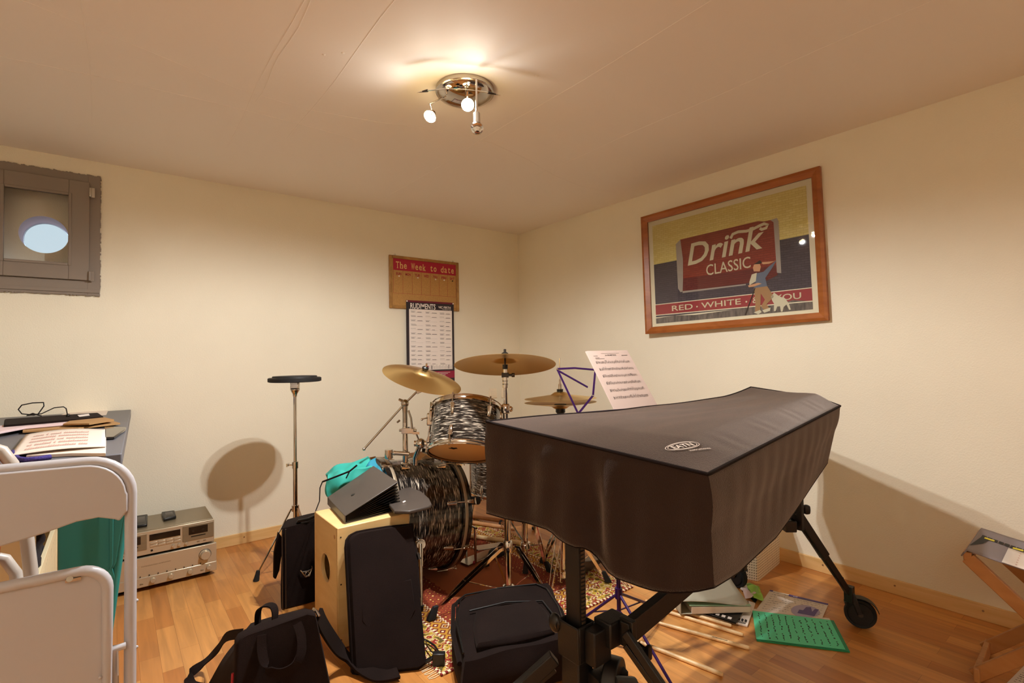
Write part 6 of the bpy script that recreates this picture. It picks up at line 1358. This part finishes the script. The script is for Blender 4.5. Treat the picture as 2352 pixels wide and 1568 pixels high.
MB().tube([(xr, yc, .13), (2*xm-xr, yc, .13)], .009, 10).build('cross_bar', 'whitepaint', wt)
# orange chair behind, at the very edge
oc = thing('folding_chair', 'orange folding chair with light grey tubes behind the white one, far left', 'chair', (-3.2, -1.9, 0))
oy = -1.92
tp_ = [(-3.25, .945), (-3.05, .945), (-3.024, .93), (-3.008, .90), (-2.998, .85), (-2.985, .76), (-2.975, .655), (-2.965, .45), (-2.955, .0)]
MB().tube([(x, oy+i*.0, z) for i, (x, z) in enumerate(tp_)], .0125, 12).build('back_frame', 'greytube', oc)
MB().tube([(-3.05, oy+.03, .70), (-3.02, oy+.03, .685), (-3.003, oy+.03, .65), (-2.995, oy+.03, .58), (-2.985, oy+.03, .012)], .0115, 12).build('rear_leg', 'greytube', oc)
MB().poly([(-3.30, oy-.016, .955), (-3.05, oy-.016, .955), (-3.032, oy-.016, .935), (-3.022, oy-.016, .89), (-3.022, oy-.016, .74), (-3.024, oy-.016, .70), (-3.035, oy-.016, .68), (-3.30, oy-.016, .68)], (0, .014, 0)).build('backrest', 'orange', oc, bevel=.004)
MB().cyl((-2.965, oy, .012), (-2.965, oy, -.0), .014, n=12).build('foot_cap', 'rubber', oc)
# teal chair leaning between desk and stereo
tc_ = thing('folding_chair', 'dark teal folding chair leaning under the desk edge behind the white chair', 'chair', (-2.88, -1.75, 0))
ty = -1.74
MB().poly([Y(x, y, ty) for x, y in ((132, 1120), (270, 1095), (293, 1098), (296, 1120), (268, 1290), (262, 1304), (250, 1312), (132, 1322))], (0, .012, 0)).build('backrest', 'teal', tc_, bevel=.003)
MB().poly([Y(x, y, ty-.004) for x, y in ((252, 1100), (262, 1100), (259, 1295), (252, 1310))], (0, -.004, 0)).build('rib', 'teal', tc_, bevel=.001)
MB().poly([Y(x, y, ty) for x, y in ((245, 1306), (258, 1300), (266, 1330), (266, 1348), (262, 1353), (250, 1340))], (0, .014, 0)).build('hinge_plate', 'teal', tc_, bevel=.002)
a = Y(297, 1100, ty+.01); b = Y(264, 1340, ty+.01); d = b-a
MB().tube([a, b, a+d*(a.z/(a.z-b.z))*.985], .010, 12).build('side_rail', 'teal', tc_); MB().tube([Y(140, 1310, ty+.02), Vector((Y(140, 1310, ty).x, ty+.02, .01))], .010, 12).build('side_rail', 'teal', tc_)
for y in (1128, 1148): MB().ball(Y(299, y, ty+.005), .008, 10).build('rivet', 'teal', tc_)

# ------------------------------------------------------------------ stereo
am = thing('amplifier', 'champagne silver amplifier with big round knob, lower of the two stereo units on the floor', 'amplifier', (-2.62, -.25, 0))
ax0, ax1, ay0, ay1, az0, az1 = -2.842, -2.402, -.405, -.05, .022, .163
MB().box(ax0+.004, ax1-.006, ay0+.02, ay1, az0, az1-.002).build('housing', 'silverdark', am, bevel=.002)
MB().box(ax0, ax1, ay0, ay0+.022, az0, az1).build('front_panel', 'silver', am, bevel=.002)
zl = az0+.055
MB().box(ax0, ax1, ay0-.004, ay0+.002, az0, zl-.008).build('lower_panel', 'silver', am, bevel=.003)
kb = MB().lathe([(.026, .0), (.026, .004), (.022, .005), (.022, .022), (.020, .025), (0, .025)], (ax1-.052, ay0, az1-.048), (0, -1, 0), 36).build('volume_knob', 'silver', am)
MB().torus((ax1-.052, ay0-.002, az1-.048), (0, 1, 0), .0265, .0015, 36, 6).build('knob_ring', 'darkmetal', am)
for x in (-2.675, -2.602, -2.52, -2.438): MB().lathe([(.0115, 0), (.0115, .012), (.010, .014), (0, .014)], (x, ay0-.004, az0+.026), (0, -1, 0), 24).build('tone_knob', 'silver', am)
for i in range(9): MB().cyl((ax0+.08+i*.036, ay0-.001, zl-.003), (ax0+.08+i*.036, ay0-.0045, zl-.003), .0028, n=10).build('input_button', 'darkmetal', am)
for x in (-2.755, -2.728, -2.475): MB().box(x, x+.014, ay0-.0055, ay0-.004, az0+.014, az0+.020).build('push_button', 'silverdark', am, bevel=.0005)
for x in (ax0+.04, ax1-.04):
    for y in (ay0+.05, ay1-.04): MB().cyl((x, y, 0), (x, y, az0+.002), .018, n=16).build('foot', 'rubber', am)
text('INTEGRATED AMPLIFIER', (ax0+.12, ay0, az1-.045), (1, 0, 0), (0, 0, 1), .12, .005, 'silverdark', 'panel_lettering', am, (0, -1, 0))
dc = thing('cassette_deck', 'champagne silver double cassette deck, upper of the two stereo units on the floor', 'cassette deck', (-2.63, -.22, .17))
bx0_, bx1_, by0, by1, bz0_, bz1_ = -2.845, -2.412, -.402, -.105, .174, .290
MB().box(bx0_+.004, bx1_-.004, by0+.014, by1, bz0_, bz1_).build('housing', 'silverdark', dc, bevel=.002)
MB().box(bx0_, bx1_, by0, by0+.016, bz0_, bz1_-.004).build('front_panel', 'silver', dc, bevel=.002)
for x0_, x1_ in ((bx0_+.012, bx0_+.145), (bx1_-.14, bx1_-.004)):
    d_ = MB().box(x0_, x1_, by0-.003, by0, bz0_+.026, bz1_-.014).build('tape_door', 'silverdark', dc, bevel=.001)
    xm_ = (x0_+x1_)/2
    MB().box(xm_-.042, xm_+.042, by0-.0038, by0-.003, bz0_+.056, bz1_-.022).build('tape_window', 'display', d_); MB().box(xm_-.032, xm_+.032, by0-.0036, by0-.003, bz0_+.043, bz0_+.048).build('eject_slot', 'black', d_)
    for s_ in (-1, 1): MB().cyl((xm_+s_*.022, by0-.0036, bz0_+.072), (xm_+s_*.022, by0-.0046, bz0_+.072), .006, n=14).build('tape_hub', 'darkmetal', d_)
MB().box(bx0_+.155, bx1_-.15, by0-.002, by0, bz0_+.064, bz1_-.022).build('display_window', 'display', dc)
for r_ in range(2):
    for c2 in range(4): x = bx0_+.158+c2*.0325; MB().box(x, x+.030, by0-.003, by0, bz0_+.046-r_*.013, bz0_+.056-r_*.013).build('key', 'silver', dc, bevel=.0008)
for x in (-2.592, -2.566, -2.536): MB().lathe([(.0068, 0), (.0068, .010), (0, .011)], (x, by0, bz0_+.018), (0, -1, 0), 20).build('level_knob', 'silver', dc)
MB().cyl((bx0_+.165, by0, bz0_+.016), (bx0_+.165, by0-.001, bz0_+.016), .005, n=16).build('headphone_socket', 'black', dc)
for x in (-2.80, -2.49, -2.462): MB().box(x, x+.012, by0-.002, by0, bz0_+.012, bz0_+.017).build('power_button', 'silverdark', dc, bevel=.0005)
for x in (bx0_+.04, bx1_-.04):
    for y in (by0+.04, by1-.04): MB().cyl((x, y, az1-.001), (x, y, bz0_+.001), .014, n=14).build('foot', 'rubber', dc)
for c4, lab in (([(307, 1208), (338, 1203), (339, 1180), (311, 1184)], 'black remote control unit on the cassette deck, left one near the chair tube'), ([(376, 1191), (405, 1184), (401, 1171), (371, 1175)], 'black rounded box on the cassette deck, right one near its middle')):
    t = thing('small_black_device', lab, 'device', Z(*c4[0], bz1_)); h_ = .014 if 'left' in lab else .016
    q4 = [Z(x, y, bz1_+h_) for x, y in c4]
    MB().hexa([p-Vector((0, 0, h_)) for p in q4]+q4).build('device_body', 'black', t, bevel=.004)
    cc_ = sum(q4, Vector())/4; MB().hexa([cc_+(p-cc_)*.6 for p in q4]+[cc_+(p-cc_)*.55+Vector((0, 0, .001)) for p in q4]).build('top_plate', 'darkmetal', t, bevel=.0004)
